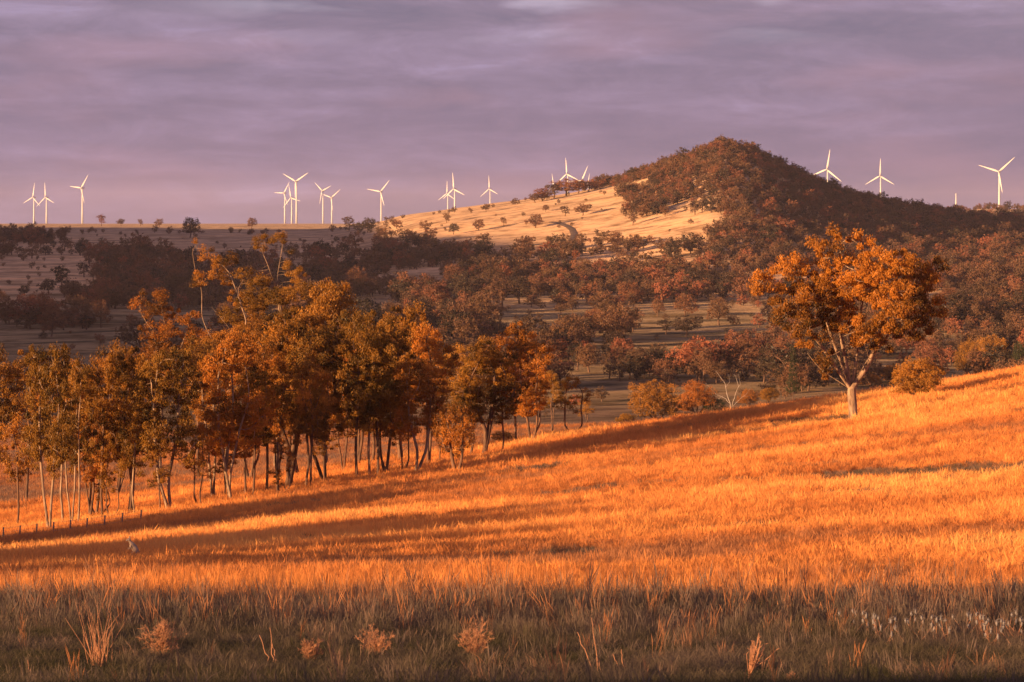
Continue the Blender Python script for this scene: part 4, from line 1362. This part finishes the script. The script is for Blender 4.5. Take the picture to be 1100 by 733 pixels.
# ------------------------------------------------------------------ grazing kangaroo (photo 143,590)
def skin_mesh(verts, edges, radii, name, mat, sub=2):
    me = bpy.data.meshes.new(name)
    me.from_pydata(verts, edges, [])
    o = bpy.data.objects.new(name, me)
    C.objects.link(o)
    md = o.modifiers.new('skin', 'SKIN')
    for i, rr in enumerate(radii):
        me.skin_vertices[0].data[i].radius = (rr, rr)
    me.skin_vertices[0].data[0].use_root = True
    s_ = o.modifiers.new('sub', 'SUBSURF'); s_.levels = sub; s_.render_levels = sub
    dg = bpy.context.evaluated_depsgraph_get()
    m2 = bpy.data.meshes.new_from_object(o.evaluated_get(dg))
    bpy.data.objects.remove(o)
    m2.name = name
    for p_ in m2.polygons: p_.use_smooth = True
    m2.materials.clear(); m2.materials.append(mat)
    return m2
try:
    # animal faces -x; pelvis is vertex 0
    kv = [(.16, 0, .58), (.08, 0, .74), (-.02, 0, .90), (-.12, 0, 1.02), (-.19, 0, 1.12), (-.25, 0, 1.20), (-.33, 0, 1.19), (-.43, 0, 1.14),     # spine, neck, head, muzzle 0-7
          (.34, 0, .38), (.60, 0, .18), (.88, 0, .08), (1.12, 0, .05),                                                             # tail 8-11
          (.08, .15, .48), (-.10, .18, .36), (.16, .18, .18), (.14, .18, .05), (-.16, .18, .03),                                     # hind leg L 12-16
          (.08, -.15, .48), (-.10, -.18, .36), (.16, -.18, .18), (.14, -.18, .05), (-.16, -.18, .03),                                # hind leg R 17-21
          (-.14, .11, .90), (-.20, .13, .74), (-.32, .10, .70), (-.14, -.11, .90), (-.20, -.13, .74), (-.32, -.10, .70),              # arms 22-27
          (-.22, .06, 1.29), (-.19, .09, 1.40), (-.22, -.06, 1.29), (-.19, -.09, 1.40)]                                              # ears 28-31
    ke = [(0, 1), (1, 2), (2, 3), (3, 4), (4, 5), (5, 6), (6, 7), (0, 8), (8, 9), (9, 10), (10, 11), (0, 12), (12, 13), (13, 14), (14, 15), (15, 16), (0, 17), (17, 18), (18, 19), (19, 20), (20, 21),
          (3, 22), (22, 23), (23, 24), (3, 25), (25, 26), (26, 27), (5, 28), (28, 29), (5, 30), (30, 31)]
    kr = [.22, .20, .16, .12, .07, .075, .06, .03, .12, .07, .045, .02, .12, .09, .045, .035, .025, .12, .09, .045, .035, .025, .05, .035, .02, .05, .035, .02, .03, .02, .03, .02]
    p = ground(143, 604, 100)
    k = root('kangaroo', p, 0.35, (.66, .66, .72))
    tag(k, 'grey kangaroo sitting up in the sunlit orange grass before the grove', 'kangaroo')
    link('body', skin_mesh(kv, ke, kr, 'kangaroo_body', M['fur']), None, k)
except Exception as e:
    print('kangaroo failed', e)

# ------------------------------------------------------------------ foreground weeds and stems
def fg(col, row):
    return ground(col, row, 20)

def weed(kind, seed, h):
    r = np.random.default_rng(seed)
    g = Geo()
    if kind == 'stalks':          # a sheaf of tall dry grass stalks
        for k in range(34):
            a = r.normal(-.02, .20); L = h * r.uniform(.35, 1.08)
            p0 = np.array([r.normal(0, .05), r.normal(0, .05), -.05])
            t = np.linspace(0, 1, 7)[:, None]
            pts = p0 + np.concatenate([math.sin(a) * L * t + .06 * t ** 2 * r.normal(), r.normal(0, .12) * L * t, math.cos(a) * L * (t - .06 * t * t)], 1)
            g.tube(pts, np.linspace(.004, .0015, 7), 4)
    elif kind == 'bushy':         # rounded dry forb with many fine twigs
        for k in range(16):
            a, b = r.uniform(0, 6.28), r.uniform(.05, .75)
            d = np.array([math.cos(a) * math.sin(b), math.sin(a) * math.sin(b), math.cos(b)])
            L = h * r.uniform(.6, .95)
            t = np.linspace(0, 1, 6)[:, None]
            pts = np.array([0, 0, -.04]) + d * L * t + r.normal(0, .012, (6, 3)) * t
            g.tube(pts, np.linspace(.0035, .0015, 6), 4)
            for q_ in range(18):
                s0 = pts[r.integers(2, 6)]
                d2 = d + r.normal(0, .55, 3); d2[2] = abs(d2[2]); d2 /= np.linalg.norm(d2)
                L2 = h * r.uniform(.10, .30)
                mid = s0 + d2 * L2 * .5 + r.normal(0, .008, 3)
                g.tube([s0, mid, s0 + d2 * L2], [.002, .0016, .001], 3)
                for z_ in range(3):
                    d3 = d2 + r.normal(0, .6, 3); d3 /= np.linalg.norm(d3)
                    g.tube([mid, mid + d3 * L2 * .45], [.0015, .0008], 3)
    elif kind == 'stems':         # two or three single bare stems
        for k in range(3):
            a = [-.38, -.12, -.22][k]; L = h * [.85, 1.0, .6][k]
            t = np.linspace(0, 1, 9)[:, None]
            pts = np.array([.03 * k, 0, -.05]) + np.concatenate([math.sin(a) * L * t, .05 * t, math.cos(a) * L * t], 1) + r.normal(0, .006, (9, 3))
            g.tube(pts, np.linspace(.006, .003, 9), 5)
    elif kind == 'branched':      # upswept brush of twigs from one stalk
        g.tube([(0, 0, -.05), (.02, 0, h * .35)], [.012, .009], 5)
        for k in range(24):
            a, b = r.uniform(0, 6.28), abs(r.normal(0, .45))
            d = np.array([math.cos(a) * math.sin(b) + .3, math.sin(a) * math.sin(b), math.cos(b)]); d /= np.linalg.norm(d)
            L = h * r.uniform(.35, .7)
            s0 = np.array([.015, 0, h * r.uniform(.15, .35)])
            t = np.linspace(0, 1, 5)[:, None]
            pts = s0 + d * L * t + np.array([0, 0, .08]) * t ** 2
            g.tube(pts, np.linspace(.005, .0025, 5), 4)
            for z_ in range(5):
                d3 = d + r.normal(0, .5, 3); d3 /= np.linalg.norm(d3)
                q0 = pts[r.integers(2, 5)]
                g.tube([q0, q0 + d3 * h * .1], [.003, .0015], 3)
    return g.mesh('dry_weed')
def put_weed(kind, col, row, hpx, seed, label, cat='dry plant', name='dry_weed'):
    p = fg(col, row)
    h = hpx * p.y / F
    tag(link(name, weed(kind, seed, h), M['straw'], None, p), label, cat)
put_weed('stalks', 108, 716, 82, 1, 'sheaf of tall straw stalks in the lower left foreground')
put_weed('bushy', 176, 706, 44, 2, 'large twiggy dry weed right of the tall straw sheaf')
put_weed('stems', 292, 714, 44, 3, 'thin dry stems midway between two twiggy weeds at lower left')
put_weed('bushy', 332, 712, 30, 4, 'small upright twiggy weed in the lower left foreground')
put_weed('bushy', 404, 706, 36, 5, 'dull loosely twigged dry weed left of the dense round one')
put_weed('bushy', 512, 708, 42, 6, 'dense round pinkish dry weed at the bottom centre')
put_weed('stems', 641, 725, 66, 7, 'two long bare dry stems leaning left near the bottom centre')
put_weed('stems', 668, 722, 30, 8, 'short bare stem right of the two long leaning ones')
put_weed('branched', 803, 736, 48, 9, 'upswept brush-like dry weed at the bottom right of centre')
put_weed('stems', 28, 728, 24, 10, 'short crooked dry stem at the lower left corner')
put_weed('bushy', 850, 740, 22, 12, 'low dry twigs at the bottom edge right of the brush-like weed')

# white woolly seed heads at lower right
def woolly(seed, n):
    r = np.random.default_rng(seed)
    g, f_ = Geo(), Geo()
    for k in range(n):
        a = r.uniform(-.35, .35); L = r.uniform(.10, .30)
        top = np.array([math.sin(a) * L + r.normal(0, .06), r.normal(0, .05), L])
        b0 = np.array([r.normal(0, .05), r.normal(0, .05), -.03])
        g.tube([b0, (b0 + top) / 2 + r.normal(0, .01, 3), top], [.004, .003, .0025], 4)
        t = np.linspace(0, 1, 6)
        hl_ = r.uniform(.045, .085)
        f_.tube(np.stack([top[0] + math.sin(a) * hl_ * t, top[1] + 0 * t, top[2] + hl_ * (t - .25)], 1), .017 * np.sin(np.pi * (t * .86 + .08)) * r.uniform(.7, 1.1), 7)
        for q_ in range(16):
            c = top + np.array([0, 0, r.uniform(-.02, hl_ * .8)])
            d = r.normal(size=3); d /= np.linalg.norm(d)
            f_.tube([c, c + d * .034], [.004, .001], 3)
    return g.mesh('stem'), f_.mesh('seed_head')
wl = [woolly(60 + k, 4) for k in range(3)]
words = ['leftmost', 'second', 'third', 'fourth', 'fifth', 'sixth', 'seventh']
A1 = [(917, 672), (929, 676), (940, 676), (946, 672), (961, 676), (978, 674), (988, 676), (1001, 677), (1011, 674)]
A2 = [(1040, 677), (1051, 678), (1058, 679), (1066, 680), (1075, 679), (1086, 676), (1094, 679)]
for gi_, (arr, where) in enumerate(((A1, 'left row of woolly weeds'), (A2, 'denser right row of woolly weeds'))):
    for k, (c, rr) in enumerate(arr):
        p = fg(c + (k * 37 % 11 - 5) * .6, rr + 5 + (k * 29 % 13))
        o = root('woolly_weed', p, k * 1.1)
        nth = ['leftmost', 'second', 'third', 'fourth', 'fifth', 'sixth', 'seventh', 'eighth', 'ninth'][k]
        tag(o, 'pale woolly-headed weed, ' + nth + ' of the ' + where + ' at lower right', 'woolly weed', where)
        link('stem', wl[k % 3][0], M['straw'], o); link('seed_head', wl[k % 3][1], M['fluff'], o)

# ------------------------------------------------------------------ evening haze
def build_haze():
    x0, y0, z0, z1 = 15000.0, 15000.0, None, 150.0
    z0 = -330.0
    me = bpy.data.meshes.new('haze')
    v = [(sx * x0, sy * y0, z) for z in (z0, z1) for sx, sy in ((-1, -1), (1, -1), (1, 1), (-1, 1))]
    me.from_pydata(v, [], [(3, 2, 1, 0), (4, 5, 6, 7), (0, 1, 5, 4), (1, 2, 6, 5), (2, 3, 7, 6), (3, 0, 4, 7)])
    m = bpy.data.materials.new('haze'); m.use_nodes = True
    T = NT(m.node_tree)
    pv = T.n('ShaderNodeVolumePrincipled', {'Color': (.92, .80, .90, 1), 'Density': HAZE, 'Anisotropy': 0.0})
    T.t.links.new(pv.outputs[0], T.n('ShaderNodeOutputMaterial').inputs['Volume'])
    pass
    tag(link('haze', me, m), kind='stuff')
HAZE = 0.000027
build_haze()
